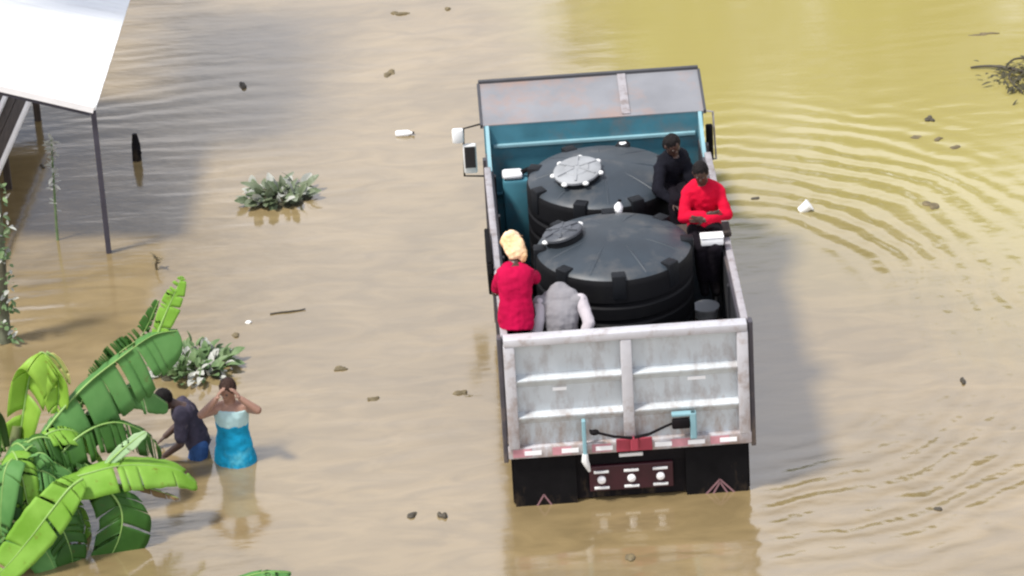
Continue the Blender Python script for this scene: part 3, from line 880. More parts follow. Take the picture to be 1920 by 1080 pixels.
def hand(b, wrist, d, nrm, thumb_side, curl=.35):
    """palm, four fingers of unequal length, and a thumb leaving the side of the palm"""
    d = V(d).normalized(); nrm = V(nrm); nrm = (nrm - d * nrm.dot(d)).normalized(); s = d.cross(nrm) * thumb_side
    wrist = V(wrist)
    rot = Matrix((s, d, nrm)).transposed()
    b.ball(wrist + d * .048, (.040, .055, .016), rot)
    for k, (o, L) in enumerate(((.030, .066), (.010, .076), (-.010, .071), (-.029, .056))):
        a = wrist + d * .085 + s * o
        d1 = (d + s * o * 3.5 - nrm * curl * .5).normalized()
        m_ = a + d1 * L * .55
        d2 = (d1 - nrm * curl).normalized()
        b.cone(a, m_, .0085, .008, 8); b.cone(m_, m_ + d2 * L * .5, .008, .0065, 8)
    a = wrist + d * .03 + s * .032
    t1 = (d * .6 + s * .75 - nrm * .2).normalized()
    b.cone(a, a + t1 * .038, .011, .0095, 8); b.cone(a + t1 * .038, a + t1 * .04 + (d * .9 + s * .3 - nrm * .3).normalized() * .03, .0095, .0075, 8)

def limb(b, pts, rs, grow=0.0):
    for i in range(len(pts) - 1):
        b.cone(pts[i], pts[i + 1], rs[i] + grow, rs[i + 1] + grow)

def torso_rings(J, grow=0.0, low=0.0, s=1.0):
    P, C = V(J['pel']), V(J['che'])
    bend = V(J.get('bend', (0, 0, 0)))
    rings = []
    for t, rx, ry in ((-.20 - low, .150, .105), (-.08, .163, .118), (.12, .155, .112), (.32, .138, .100), (.55, .152, .112), (.75, .168, .118), (.90, .170, .100), (.98, .120, .078), (1.03, .06, .06)):
        c = P.lerp(C, t) + bend * math.sin(max(0, min(1, t)) * math.pi)
        up, lat, fw = frame_of(C - P, J['lat'])
        rings.append((c, lat, fw, (rx + grow) * s, (ry + grow) * s))
    return rings

def person(J, label, skin, hair_mat, shirt_mat, trouser_mat, group=None, sleeves='short', hem=.10, trousers='long', sleeve_mat=None, hat=None, dress=False, shoes=None, s=1.0, hair_long=False, extra=None):
    base = V(J['pel']); base.z = J.get('base_z', base.z - .9)
    root = empty('person', base)
    tag(root, label, 'person', group)
    b = MB()
    b.loft(torso_rings(J, 0, 0, s))
    P, C, H = V(J['pel']), V(J['che']), V(J['head'])
    up, lat, fw = frame_of(C - P, J['lat'])
    # neck and head
    b.cone(C - up * .02, C.lerp(H, .75), .062 * s, .055 * s)
    face = V(J['face']).normalized()
    hup = V(J.get('hup', (0, 0, 1))); hup = (hup - face * hup.dot(face)).normalized()
    hl = face.cross(hup)
    hrot = Matrix((hl, face, hup)).transposed()
    b.ball(H, (.074 * s, .092 * s, .108 * s), hrot, 18, 12)
    b.ball(H + hrot @ V((0, .022, -.062)) * s, (.052 * s, .066 * s, .058 * s), hrot)
    b.ball(H + hrot @ V((0, .092, -.018)) * s, (.015 * s, .022 * s, .024 * s), hrot, 10, 7)      # nose
    b.ball(H + hrot @ V((0, .083, -.066)) * s, (.026 * s, .012 * s, .011 * s), hrot, 10, 7)      # mouth
    for q in (-1, 1):
        b.ball(H + hrot @ V((q * .076, -.005, -.012)) * s, (.012 * s, .024 * s, .032 * s), hrot, 10, 7)
    ar = (.054 * s, .043 * s, .031 * s)
    lr = (.086 * s, .062 * s, .042 * s)
    for q, sd in (('R', 1), ('L', -1)):
        sh, el, wr = V(J['sh' + q]), V(J['el' + q]), V(J['wr' + q])
        b.cone(C - up * .05 + lat * sd * .06, sh, .07 * s, .06 * s)
        limb(b, (sh, el, wr), ar)
        hd = V(J.get('hd' + q, (wr - el))).normalized()
        hand(b, wr, hd, J.get('hn' + q, fw), sd, J.get('curl', .4))
        hp, kn, an = V(J['hip' + q]), V(J['kn' + q]), V(J['an' + q])
        limb(b, (hp, kn, an), lr)
        fd = V(J.get('foot', fw)); fd.z = 0; fd.normalize()
        b.cone(an + V((0, 0, -.03)), an + fd * .15 + V((0, 0, -.055)), .042 * s, .032 * s)
        b.cone(an + V((0, 0, -.03)) - fd * .04, an + V((0, 0, -.045)), .036 * s, .036 * s)
    body = b.remesh('body', skin, root, .0065, 0, smooth_it=2)
    for q in (-1, 1):
        MB().ball(H + hrot @ V((q * .031, .079, .012)) * s, .012 * s, hrot, 10, 7).build('eye', M['eye'], root, 180)
    # hair
    hm = MB().ball(H + hrot @ V((0, -.016, .024)) * s, (.083 * s, .094 * s, .102 * s), hrot, 18, 12)
    if hair_long:
        hm.ball(H + hrot @ V((0, -.07, -.04)) * s, (.075 * s, .05 * s, .12 * s), hrot)
    hm.remesh('hair', hair_mat, root, .009, .006, 40, 1)
    # upper garment
    c = MB()
    g = .018
    rings = torso_rings(J, g, hem - .10, s)
    if dress:
        lowc = V(J['pel'])
        r0 = [(V((lowc.x, lowc.y, J['hem_z'])), lat, fw, .225 * s, .19 * s), (V((lowc.x, lowc.y, lowc.z * .5 + J['hem_z'] * .5)), lat, fw, .205 * s, .165 * s)]
        upper = rings[4:-2]; rings = r0 + [r for r in rings[1:-4]]
        c.loft(rings)
        MB().loft([(q[0] - up * (.02 if n_ == 0 else 0), q[1], q[2], q[3] - .004, q[4] - .004) for n_, q in enumerate(upper)]).remesh('blouse', M['pale_turq'], root, .011, .008, 9)
    else:
        c.loft(rings[:-1])
        if J.get('hunch'): c.ball(C + up * .0 + fw * .03, (.20, .12, .12)); c.ball(C + up * .04 + fw * .10, (.13, .11, .12)); c.ball(C + up * .0 + fw * .17, (.09, .09, .10))
    slv = MB() if sleeve_mat else c
    for q, sd in (('R', 1), ('L', -1)):
        sh, el, wr = V(J['sh' + q]), V(J['el' + q]), V(J['wr' + q])
        if not dress: c.cone(C - up * .05 + lat * sd * .06, sh, .075 * s + g * .6, .062 * s + g * .7)
        if sleeves == 'long':
            limb(slv, (sh, el, el.lerp(wr, .86)), (.062 * s, .052 * s, .042 * s), g * .5)
        elif sleeves == 'short':
            limb(slv, (sh, sh.lerp(el, .72)), (.062 * s, .060 * s), g * .6)
    c.remesh('dress' if dress else 'shirt', shirt_mat, root, .011, .017, 8)
    if sleeve_mat:
        slv.remesh('sleeves', sleeve_mat, root, .011, .006, 10)
    if trouser_mat:
        t = MB()
        t.loft(torso_rings(J, .010, .04, s)[:4])
        for q in ('R', 'L'):
            hp, kn, an = V(J['hip' + q]), V(J['kn' + q]), V(J['an' + q])
            if trousers == 'long': limb(t, (hp, kn, kn.lerp(an, .93)), (.094 * s, .074 * s, .060 * s), .006)
            else: limb(t, (hp, hp.lerp(kn, .85)), (.096 * s, .088 * s), .008)
        t.remesh('trousers' if trousers == 'long' else 'shorts', trouser_mat, root, .012, .013, 8)
    if shoes:
        for q in ('R', 'L'):
            an = V(J['an' + q]); fd = V(J.get('foot', fw)); fd.z = 0; fd.normalize()
            t = MB().cone(an + V((0, 0, -.03)), an + fd * .16 + V((0, 0, -.052)), .056, .046)
            t.cone(an + V((0, 0, .02)), an - fd * .05 + V((0, 0, -.042)), .054, .048)
            t.remesh('shoe', shoes, root, .012, .003)
    if hat:
        hm = MB()
        hm.ball(H + hrot @ V((-.02, -.02, .035)) * s, (.115 * s, .12 * s, .105 * s), hrot)
        hm.ball(H + hrot @ V((0.01, -.095, -.04)) * s, (.11 * s, .05 * s, .13 * s), hrot)
        hm.ball(H + hrot @ V((.09, -.06, -.11)) * s, (.05 * s, .05 * s, .09 * s), hrot)
        hm.remesh('head_cloth', hat, root, .010, .018, 13)
    if extra: extra(root, J, up, lat, fw)
    return root

# man in red, sitting on the plank at the right rail, arms folded, head bowed, facing the camera
person(dict(pel=(0.970, 2.040, 1.990), che=(0.970, 1.990, 2.500), lat=(-1, 0, 0), head=(0.945, 1.900, 2.655), face=(-.10, -.85, -.50), hup=(0, -.3, 1),
            shR=(0.810, 1.980, 2.390), elR=(0.760, 1.840, 2.190), wrR=(0.980, 1.760, 2.235), hdR=(1, -.05, .06), hnR=(0, -1, 0),
            shL=(1.130, 1.980, 2.390), elL=(1.195, 1.850, 2.190), wrL=(0.960, 1.725, 2.200), hdL=(-1, -.02, .12), hnL=(0, -1, 0),
            hipR=(0.880, 1.980, 1.965), knR=(0.900, 1.620, 1.940), anR=(0.920, 1.660, 1.540), hipL=(1.060, 1.980, 1.965), knL=(1.040, 1.600, 1.940), anL=(1.030, 1.640, 1.540), foot=(0, -1, 0), curl=.3, base_z=1.95),
       'man in a red long-sleeved shirt sitting with folded arms on the right rail', M['skin_dark'], M['hair'], M['red_shirt'], M['dark_trouser'], sleeves='long', shoes=M['black'])
# person in black beside him, on the rim of the farther tank
person(dict(pel=(0.720, 2.900, 2.110), che=(0.730, 2.780, 2.480), lat=(-.9, -.43, 0), head=(0.725, 2.710, 2.615), face=(.35, -.75, -.5), hup=(0, -.2, 1),
            shR=(0.590, 2.720, 2.360), elR=(0.540, 2.520, 2.210), wrR=(0.690, 2.380, 2.110), hnR=(0, 0, 1),
            shL=(0.860, 2.820, 2.360), elL=(0.930, 2.660, 2.170), wrL=(0.850, 2.460, 2.110), hnL=(0, 0, 1),
            hipR=(0.650, 2.800, 2.060), knR=(0.710, 2.400, 2.130), anR=(0.710, 2.320, 1.640), hipL=(0.810, 2.860, 2.060), knL=(0.850, 2.460, 2.130), anL=(0.820, 2.360, 1.640), foot=(.2, -1, 0), base_z=2.0),
       'person in black clothes sitting on the farther tank behind the man in red', M['skin_dark'], M['hair'], M['black_shirt'], M['dark_trouser'], sleeves='long', shoes=M['black'], hair_long=True)
# person in crimson on the left rear corner, back to the camera, pale cloth over the head
person(dict(pel=(-1.050, 0.270, 2.000), che=(-1.030, 0.470, 2.450), lat=(1, .1, 0), head=(-1.020, 0.630, 2.600), face=(.15, .8, -.55), hup=(0, .3, 1), bend=(0, -.05, .03),
            shR=(-0.900, 0.490, 2.310), elR=(-0.820, 0.650, 2.200), wrR=(-0.880, 0.870, 2.160), hdR=(-.2, 1, 0), hnR=(0, 0, 1),
            shL=(-1.170, 0.470, 2.310), elL=(-1.230, 0.570, 2.120), wrL=(-1.200, 0.830, 2.020), hdL=(.1, 1, -.3), hnL=(0, 0, 1),
            hipR=(-0.950, 0.330, 1.970), knR=(-0.940, 0.710, 2.000), anR=(-0.970, 0.630, 1.560), hipL=(-1.130, 0.330, 1.970), knL=(-1.070, 0.730, 2.000), anL=(-1.070, 0.650, 1.560), foot=(0, 1, 0), base_z=1.92),
       'person in a crimson shirt with a peach head cloth sitting on the left rear corner', M['skin_dark'], M['hair'], M['crimson_shirt'], M['dark_trouser'], sleeves='short', hat=M['peach_cloth'], hem=.2)
# person in grey bent over behind the tailgate, arms akimbo
person(dict(hunch=1, pel=(-0.600, 0.280, 1.520), che=(-0.600, 0.460, 2.050), lat=(1, 0, 0), head=(-0.600, 0.690, 1.810), face=(0, .1, -1), hup=(0, .9, .4), bend=(0, -.03, .02),
            shR=(-0.400, 0.440, 2.030), elR=(-.335, .27, 1.86), wrR=(-.41, .18, 1.70), hnR=(0, -1, 0),
            shL=(-0.800, 0.440, 2.030), elL=(-0.865, 0.260, 1.770), wrL=(-0.790, 0.170, 1.520), hnL=(0, -1, 0),
            hipR=(-0.500, 0.290, 1.500), knR=(-0.500, 0.330, 1.080), anR=(-0.500, 0.260, 0.720), hipL=(-0.700, 0.290, 1.500), knL=(-0.700, 0.330, 1.080), anL=(-0.700, 0.260, 0.720), foot=(0, 1, 0), base_z=.65),
       'person in a grey shirt with paler sleeves bent over behind the tailgate', M['skin_mid'], M['hair'], M['grey_shirt'], M['dark_trouser'], sleeves='long', sleeve_mat=M['pale_shirt'])
# woman in turquoise wading
person(dict(pel=(-4.01, 1.36, .20), che=(-4.01, 1.36, .67), lat=(-.9, .25, 0), head=(-4.02, 1.33, .84), face=(-.45, -.85, -.35),
            shR=(-4.18, 1.34, .62), elR=(-4.30, 1.20, .64), wrR=(-4.145, 1.20, .80), hdR=(.5, .1, .8), hnR=(-.9, 0, .3),
            shL=(-3.83, 1.33, .62), elL=(-3.73, 1.18, .66), wrL=(-3.885, 1.18, .80), hdL=(-.5, .1, .8), hnL=(.9, 0, .3),
            hipR=(-4.10, 1.36, .16), knR=(-4.10, 1.34, -.24), anR=(-4.10, 1.38, -.58), hipL=(-3.92, 1.36, .16), knL=(-3.92, 1.34, -.24), anL=(-3.92, 1.38, -.58), foot=(-.3, -1, 0), hem_z=-.10, base_z=-.66),
       'woman in a turquoise dress and pale top wading with her hands raised to her head', M['skin_mid'], M['hair_brown'], M['turquoise'], None, sleeves='none', dress=True, s=1.06)
# man bent forward wading beside her
person(dict(pel=(-4.40, 1.58, .16), che=(-4.55, 1.58, .56), lat=(.1, .95, 0.0), head=(-4.70, 1.55, .66), face=(-.85, -.2, -.45), hup=(-.4, 0, 1), bend=(0, 0, .03),
            shR=(-4.52, 1.75, .50), elR=(-4.58, 1.80, .24), wrR=(-4.74, 1.76, .12), hnR=(-1, 0, 0),
            shL=(-4.52, 1.41, .50), elL=(-4.56, 1.34, .24), wrL=(-4.73, 1.38, .10), hnL=(-1, 0, 0),
            hipR=(-4.38, 1.68, .12), knR=(-4.44, 1.72, -.24), anR=(-4.36, 1.72, -.58), hipL=(-4.38, 1.48, .12), knL=(-4.46, 1.50, -.24), anL=(-4.38, 1.50, -.58), foot=(-1, 0, 0), base_z=-.66),
       'man in a dark purple shirt and blue shorts stooping in the water', M['skin_dark'], M['hair'], M['purple_shirt'], M['blue_shorts'], trousers='short')

# ------------------------------------------------------------------ banana plant
def spline(pts, n):
    pts = [V(p) for p in pts]
    out = []
    for i in range(n + 1):
        t = i / n * (len(pts) - 1)
        k = min(int(t), len(pts) - 2); u = t - k
        p0, p1, p2, p3 = pts[max(k - 1, 0)], pts[k], pts[k + 1], pts[min(k + 2, len(pts) - 1)]
        out.append(.5 * ((2 * p1) + (p2 - p0) * u + (2 * p0 - 5 * p1 + 4 * p2 - p3) * u * u + (3 * p1 - p0 - 3 * p2 + p3) * u ** 3))
    return out

def banana_leaf(parent, pts, wl, wr, sl, sr, m, droop=.25, tears=.15, n=60, seed=1, petiole=0.0, name='leaf'):
    rnd = random.Random(seed)
    sp = spline(pts, n)
    b = MB()
    for w0, sv in ((wl, V(sl).normalized()), (wr, V(sr).normalized())):
        if w0 <= 0: continue
        prevtorn = True
        wm, dr = 1.0, droop
        K = 5
        for i in range(n):
            rows = []
            if rnd.random() < tears:
                wm = rnd.uniform(.9, 1.03); dr = droop * rnd.uniform(.7, 1.6); torn = True
            else: torn = False
            for j in (i, i + 1):
                t = j / n
                if t < petiole: wd = .02
                else:
                    q = (t - petiole) / (1 - petiole)
                    wd = w0 * min(1, (math.sin(math.pi * min(1, q * .97 + .02)) ** .55)) * (1 - .22 * q)
                if torn and j == i: wd *= .93
                tang = (sp[min(j + 1, n)] - sp[max(j - 1, 0)]).normalized()
                row = []
                for k in range(K + 1):
                    u = k / K
                    row.append(sp[j] + sv * wd * wm * u + V((0, 0, -1)) * dr * wd * u * u + tang * wd * .22 * u + V((0, 0, .004)) * noise.noise(V((j * .35, u * 2, seed))) * u * 4)
                rows.append(row)
            if torn:                                       # notch at the margin
                if rnd.random() < .25: continue
                rows[0] = [rows[0][k].lerp(rows[1][k], .45 * (k / K) ** 2) for k in range(K + 1)]
            vs = rows[0] + rows[1]
            b.add(vs, [(k, k + 1, K + 2 + k, K + 1 + k) for k in range(K)])
    me_o = b.build(name, m, parent, 180)
    bm = bmesh.new(); bm.from_mesh(me_o.data)
    bmesh.ops.remove_doubles(bm, verts=bm.verts, dist=.0008)
    for f_ in bm.faces: f_.smooth = True
    bm.to_mesh(me_o.data); bm.free()
    md = me_o.modifiers.new('thickness', 'SOLIDIFY'); md.thickness = .003
    rib = MB().tube(sp, [max(.004, .016 * (1 - i / n)) for i in range(n + 1)], 6)
    rib.build('midrib', M['midrib'], me_o, 180)
    return me_o

def banana():
    root = empty('banana_plant', (-6.2, 0, -.66))
    tag(root, 'banana plant with broad torn green leaves rising from the water', 'banana plant')
    st = MB()
    st.tube([(-6.30, -.15, -.66), (-6.22, -.12, -.05), (-6.12, -.05, .45), (-6.06, .03, .85)], [.13, .12, .09, .06], 14)
    st.build('pseudostem', M['stem'], root, 60)
    st = MB()
    st.tube([(-6.42, .45, -.66), (-6.35, .48, .1), (-6.2, .55, .6), (-6.12, .65, .95)], [.11, .10, .08, .05], 14)
    st.build('pseudostem', M['stem'], root, 60)
    c = (0, 0, 0)
    banana_leaf(root, [(-6.04, 0, .80), (-5.75, -.2, .74), (-5.45, -.2, .80), (-5.1, -.12, .83), (-4.78, -.02, .76), (-4.52, .04, .66), (-4.34, .05, .48)], .25, .27,
                (0, .75, .12), (0.06, -.75, -.45), M['leaf_bright'], .25, .10, seed=3)
    banana_leaf(root, [(-5.42, -.34, .84), (-5.55, -.45, .80), (-5.75, -.58, .62), (-5.98, -.68, .38), (-6.25, -.76, .12), (-6.5, -.8, -.05)], .25, .22,
                (-.55, .2, .55), (.6, -.3, -.45), M['leaf_bright'], .12, .05, seed=5)
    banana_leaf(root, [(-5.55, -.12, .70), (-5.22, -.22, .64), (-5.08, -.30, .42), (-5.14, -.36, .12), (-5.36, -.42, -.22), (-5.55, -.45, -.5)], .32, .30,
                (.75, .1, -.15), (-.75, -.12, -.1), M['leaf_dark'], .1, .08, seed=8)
    banana_leaf(root, [(-6.05, .2, .75), (-5.75, .48, 1.05), (-5.38, .7, 1.34), (-5.02, .9, 1.52), (-4.70, 1.05, 1.66), (-4.45, 1.12, 1.66)], .17, .46,
                (-.15, .7, .2), (.28, -.35, -.75), M['leaf_mid'], .35, .16, seed=11)
    banana_leaf(root, [(-4.68, 1.08, 1.60), (-4.58, 1.14, 1.80), (-4.46, 1.2, 2.02), (-4.36, 1.25, 2.2)], .11, .13,
                (-.75, .1, .35), (.75, -.1, -.3), M['leaf_bright'], .1, .15, n=20, seed=12)
    banana_leaf(root, [(-5.55, .88, .92), (-5.30, 1.0, 1.24), (-5.06, 1.1, 1.46), (-4.82, 1.2, 1.60), (-4.62, 1.25, 1.95)], .18, .06,
                (-.55, .2, .55), (.6, -.2, -.4), M['leaf_dark'], .2, .5, seed=14)
    banana_leaf(root, [(-6.15, .6, .60), (-6.05, .7, 1.05), (-5.94, .78, 1.45), (-5.82, .80, 1.68), (-5.70, .74, 1.60), (-5.66, .68, 1.34), (-5.70, .62, 1.10)], .30, .30,
                (-.65, -.35, .0), (.45, -.6, -.3), M['leaf_lime'], .38, .04, n=48, seed=16)
    banana_leaf(root, [(-5.76, .84, 1.66), (-5.68, .83, 1.60), (-5.60, .82, 1.44), (-5.56, .80, 1.30)], .04, .05,
                (-.7, 0, -.3), (.7, 0, .3), M['leaf_yellow'], .1, .1, n=14, seed=17)
    banana_leaf(root, [(-5.22, -.05, .80), (-5.06, -.03, .94), (-4.90, .0, 1.05), (-4.78, .0, 1.13)], .065, .075,
                (-.6, .2, .6), (.6, -.3, -.5), M['leaf_pale'], .1, .1, n=18, seed=18)
    banana_leaf(root, [(-6.02, .0, .62), (-5.95, -.06, .85), (-5.88, -.1, 1.02), (-5.76, -.12, 1.0), (-5.72, -.14, .80)], .10, .13,
                (-.6, -.3, .2), (.5, -.5, -.3), M['leaf_mid'], .3, .2, n=24, seed=20)
    banana_leaf(root, [(-6.18, -.1, .60), (-6.26, -.12, .92), (-6.30, -.2, 1.02), (-6.26, -.3, .82), (-6.22, -.34, .55)], .12, .14,
                (-.6, -.3, .1), (.6, -.3, -.1), M['leaf_mid'], .3, .2, n=24, seed=21)
    banana_leaf(root, [(-6.25, .5, .75), (-6.32, .5, 1.15), (-6.38, .42, 1.32), (-6.36, .3, 1.15), (-6.3, .22, .85)], .16, .18,
                (-.6, -.3, .1), (.6, -.3, -.1), M['leaf_dark'], .3, .2, n=24, seed=22)
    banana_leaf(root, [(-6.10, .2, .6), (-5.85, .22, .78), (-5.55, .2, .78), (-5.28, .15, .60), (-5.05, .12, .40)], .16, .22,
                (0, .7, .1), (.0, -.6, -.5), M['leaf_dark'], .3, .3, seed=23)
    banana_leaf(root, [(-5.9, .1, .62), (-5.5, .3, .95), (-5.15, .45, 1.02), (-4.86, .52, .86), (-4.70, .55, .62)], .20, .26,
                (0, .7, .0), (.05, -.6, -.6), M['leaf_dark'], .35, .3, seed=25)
    banana_leaf(root, [(-5.1, -.1, .60), (-4.9, -.1, .58), (-4.7, -.1, .50), (-4.52, -.12, .42)], .05, .07,
                (0, .7, .0), (.05, -.6, -.5), M['leaf_dry'], .2, .3, n=16, seed=26)
    banana_leaf(root, [(-5.95, -.2, .30), (-5.75, -.3, .18), (-5.6, -.38, -.05), (-5.5, -.4, -.3)], .10, .12,
                (.5, .5, .0), (-.5, -.6, -.2), M['leaf_dry'], .3, .3, n=20, seed=27)
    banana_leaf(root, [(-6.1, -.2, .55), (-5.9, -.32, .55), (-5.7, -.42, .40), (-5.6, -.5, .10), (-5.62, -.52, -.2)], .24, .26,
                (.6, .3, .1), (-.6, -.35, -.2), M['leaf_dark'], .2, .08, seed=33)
    banana_leaf(root, [(-6.2, .05, .55), (-6.0, .1, .78), (-5.8, .12, .82), (-5.6, .1, .70), (-5.45, .08, .45)], .24, .24,
                (.1, .7, .2), (.0, -.6, -.6), M['leaf_mid'], .3, .1, seed=34)
    banana_leaf(root, [(-6.3, -.3, .3), (-6.15, -.45, .42), (-5.95, -.55, .34), (-5.8, -.6, .1), (-5.75, -.62, -.2)], .22, .24,
                (.5, .5, .1), (-.6, -.35, -.3), M['leaf_mid'], .2, .08, seed=35)
    banana_leaf(root, [(-6.05, .35, .75), (-5.8, .55, .95), (-5.5, .7, 1.0), (-5.2, .8, .85), (-5.0, .85, .6)], .22, .28,
                (0, .7, .1), (.05, -.6, -.6), M['leaf_dark'], .35, .2, seed=36)
    rnd = random.Random(77)
    for k in range(12):                                    # lower, older leaves filling the base
        a = -1.9 + k * .30
        x0, y0 = -6.1 + rnd.uniform(-.1, .1), .05 + rnd.uniform(-.2, .3)
        L = rnd.uniform(.55, .85)
        dx, dy = math.cos(a) * L, math.sin(a) * L * .8
        z0 = rnd.uniform(.35, .95)
        banana_leaf(root, [(x0, y0, z0), (x0 + dx * .35, y0 + dy * .35, z0 + .16), (x0 + dx * .7, y0 + dy * .7, z0 + .10), (x0 + dx, y0 + dy, z0 - .22), (x0 + dx * 1.12, y0 + dy * 1.12, z0 - .5)], .20, .22,
                    (-dy, dx, .05), (dy, -dx, -.2), M[('leaf_mid', 'leaf_dark', 'leaf_bright')[k % 3]], .3, .2, n=44, seed=50 + k)
    banana_leaf(root, [(-5.35, .75, 1.0), (-5.1, .9, 1.15), (-4.85, .95, 1.10), (-4.62, .98, .9)], .16, .22,
                (0, .7, .1), (.05, -.6, -.6), M['leaf_mid'], .35, .25, n=36, seed=70)
    return root
banana()
def small_banana():
    root = empty('banana_sucker', (-4.1, -1.1, -.66))
    tag(root, 'young banana sucker with one green leaf tip at the water near the bottom edge', 'plant')
    MB().tube([(-4.3, -1.5, -.66), (-4.28, -1.5, -.2), (-4.2, -1.48, .02)], [.05, .04, .02], 10).build('stem', M['stem'], root, 60)
    banana_leaf(root, [(-4.25, -1.45, .02), (-4.0, -1.35, .13), (-3.7, -1.25, .16), (-3.42, -1.22, .12)], .09, .16, (0, .7, .1), (0, -.7, -.3), M['leaf_mid'], .2, .1, n=20, seed=31)
small_banana()

# ------------------------------------------------------------------ small plants
def sprig_leaf(b, p, d, L, w, nrm, bend=.2, k=4):
    """a small pointed leaf"""
    d = V(d).normalized(); nrm = V(nrm); nrm = (nrm - d * nrm.dot(d))
    if nrm.length < 1e-3: nrm = d.orthogonal()
    nrm.normalize(); s = d.cross(nrm)
    L_, Rr, Mm = [], [], []
    for i in range(k + 1):
        t = i / k
        c = V(p) + d * L * t - nrm * bend * L * t * t
        wd = w * math.sin(math.pi * (t * .9 + .06)) ** .8
        L_.append(c + s * wd + nrm * wd * .25); Rr.append(c - s * wd + nrm * wd * .25); Mm.append(c)
    vs = L_ + Mm + Rr
    n = k + 1
    fs = []
    for i in range(k):
        fs += [(i, i + 1, n + i + 1, n + i), (n + i, n + i + 1, 2 * n + i + 1, 2 * n + i)]
    b.add(vs, fs)

def sapling():
    rnd = random.Random(3)
    root = empty('sapling', (-6.6, 4.45, -.66))
    tag(root, 'slim leafy tree trunk at the left edge in front of the shelter', 'tree')
    pts = [(-6.62, 4.45, -.66), (-6.60, 4.45, .2), (-6.56, 4.46, .8), (-6.52, 4.46, 1.35), (-6.50, 4.47, 1.95)]
    MB().tube(spline(pts, 16), [.085 - .003 * i for i in range(17)], 12).build('trunk', M['bark'], root, 60)
    b, b2 = MB(), MB()
    for i in range(170):
        t = rnd.random()
        p = V((-6.60 + .10 * t, 4.45, .05 + 1.95 * t)) + V((rnd.uniform(-.14, .14), rnd.uniform(-.14, .05), 0))
        sprig_leaf(b if rnd.random() < .72 else b2, p, (rnd.uniform(-1, 1), rnd.uniform(-1, .4), rnd.uniform(-.5, .6)), rnd.uniform(.05, .12), rnd.uniform(.012, .03), (rnd.uniform(-.5, .5), -.5, 1))
    b.build('foliage', M['weed'], root); b2.build('pale_leaves', M['hyacinth_pale'], root)
sapling()
def stalk(loc, hgt, label, n, seed, m, m2, lean=(.06, 0)):
    rnd = random.Random(seed)
    root = empty('weed_stalk', (loc[0], loc[1], -.66)); tag(root, label, 'plant')
    pts = [(loc[0], loc[1], -.66), (loc[0], loc[1], 0), (loc[0] + lean[0] * .5, loc[1], hgt * .55), (loc[0] + lean[0], loc[1], hgt)]
    MB().tube(spline(pts, 12), [.02 - .001 * i for i in range(13)], 8).build('stem', m2, root, 60)
    b = MB()
    for i in range(n):
        t = rnd.random() ** .6
        p = V((loc[0] + lean[0] * t, loc[1], hgt * (.25 + .75 * t)))
        sprig_leaf(b, p, (rnd.uniform(-1, 1), rnd.uniform(-1, .6), rnd.uniform(-.2, .8)), rnd.uniform(.05, .12), rnd.uniform(.01, .022), (0, -.3, 1))
    b.build('leaves', m, root)
stalk((-6.17, 6.97), 1.27, 'thin pale green stalk standing in the shaded water under the white roof', 55, 4, M['hyacinth_pale'], M['weed'])
stalk((-4.99, 6.0), .16, 'tiny twig sprig poking out of the water above the banana plant', 10, 6, M['debris_soft'], M['debris_soft'], (.02, 0))

def clump(name, c, rx, ry, h, n, seed, label, mats, big, flat=.0, cat='water plant'):
    rnd = random.Random(seed)
    root = empty(name, (c[0], c[1], 0)); tag(root, label, cat)
    r = MB()
    for i in range(26):
        a = rnd.uniform(0, 2 * math.pi); q = rnd.random() ** .5 * .85
        r.ball((c[0] + math.cos(a) * q * rx, c[1] + math.sin(a) * q * ry, .0), (rnd.uniform(.06, .13), rnd.uniform(.06, .13), rnd.uniform(.02, .06)), n=9, m=6)
    r.build('root_mat', M['roots'], root, 180)
    bs = [MB() for _ in mats]
    for i in range(n):
        a = rnd.uniform(0, 2 * math.pi); q = rnd.random() ** .6
        p = V((c[0] + math.cos(a) * q * rx, c[1] + math.sin(a) * q * ry, .01 + rnd.random() * h * .35))
        d = V((math.cos(a) * q + rnd.uniform(-.6, .6), math.sin(a) * q + rnd.uniform(-.6, .6), rnd.uniform(.15, 1.3 - flat)))
        L = big * rnd.uniform(.6, 1.25)
        sprig_leaf(bs[0 if rnd.random() < .72 else 1], p, d, L, L * rnd.uniform(.22, .36), (rnd.uniform(-.6, .6), rnd.uniform(-.8, .4), 1), rnd.uniform(.1, .6))
    for i, (b, m) in enumerate(zip(bs, mats)): b.build('leaves' if i == 0 else 'pale_leaves', m, root)
    return root
clump('water_hyacinth', (-3.60, 7.72), .40, .26, .22, 110, 5, 'grey green water hyacinth clump floating in open water', (M['hyacinth'], M['hyacinth_pale']), .17)
clump('floating_weeds', (-4.50, 3.50),   .42, .42, .26, 230, 9, 'leafy green weed mat floating behind the two waders', (M['weed'], M['hyacinth_pale']), .13)

# ------------------------------------------------------------------ floating debris
def debris_blob(x, y, rx, ry, rz, label, m, seed, h=.03, yaw=0., cat='debris', name='floating_debris'):
    rnd = random.Random(seed)
    b = MB()
    for i in range(4):
        b.ball((x + rnd.uniform(-.55, .55) * rx, y + rnd.uniform(-.55, .55) * ry, rnd.uniform(-.005, .012)), (rx * rnd.uniform(.35, .65), ry * rnd.uniform(.35, .65), h * rnd.uniform(.5, 1)), Matrix.Rotation(yaw + rnd.uniform(-.4, .4), 3, 'Z'), 9, 6)
    o = b.remesh(name, m, None, max(.008, min(rx, ry) * .14), .006, 30, 1)
    tag(o, label, cat)
    return o
def stick(a, b_, r, label, m):
    t = MB()
    a, b_ = V(a), V(b_)
    pts = [a.lerp(b_, i / 6) + V((0, random.uniform(-.01, .01), random.uniform(-.004, .004))) for i in range(7)]
    t.tube(pts, [r * (1 - .06 * i) for i in range(7)], 7)
    tag(t.build('floating_stick', m, None, 60), label, 'stick')
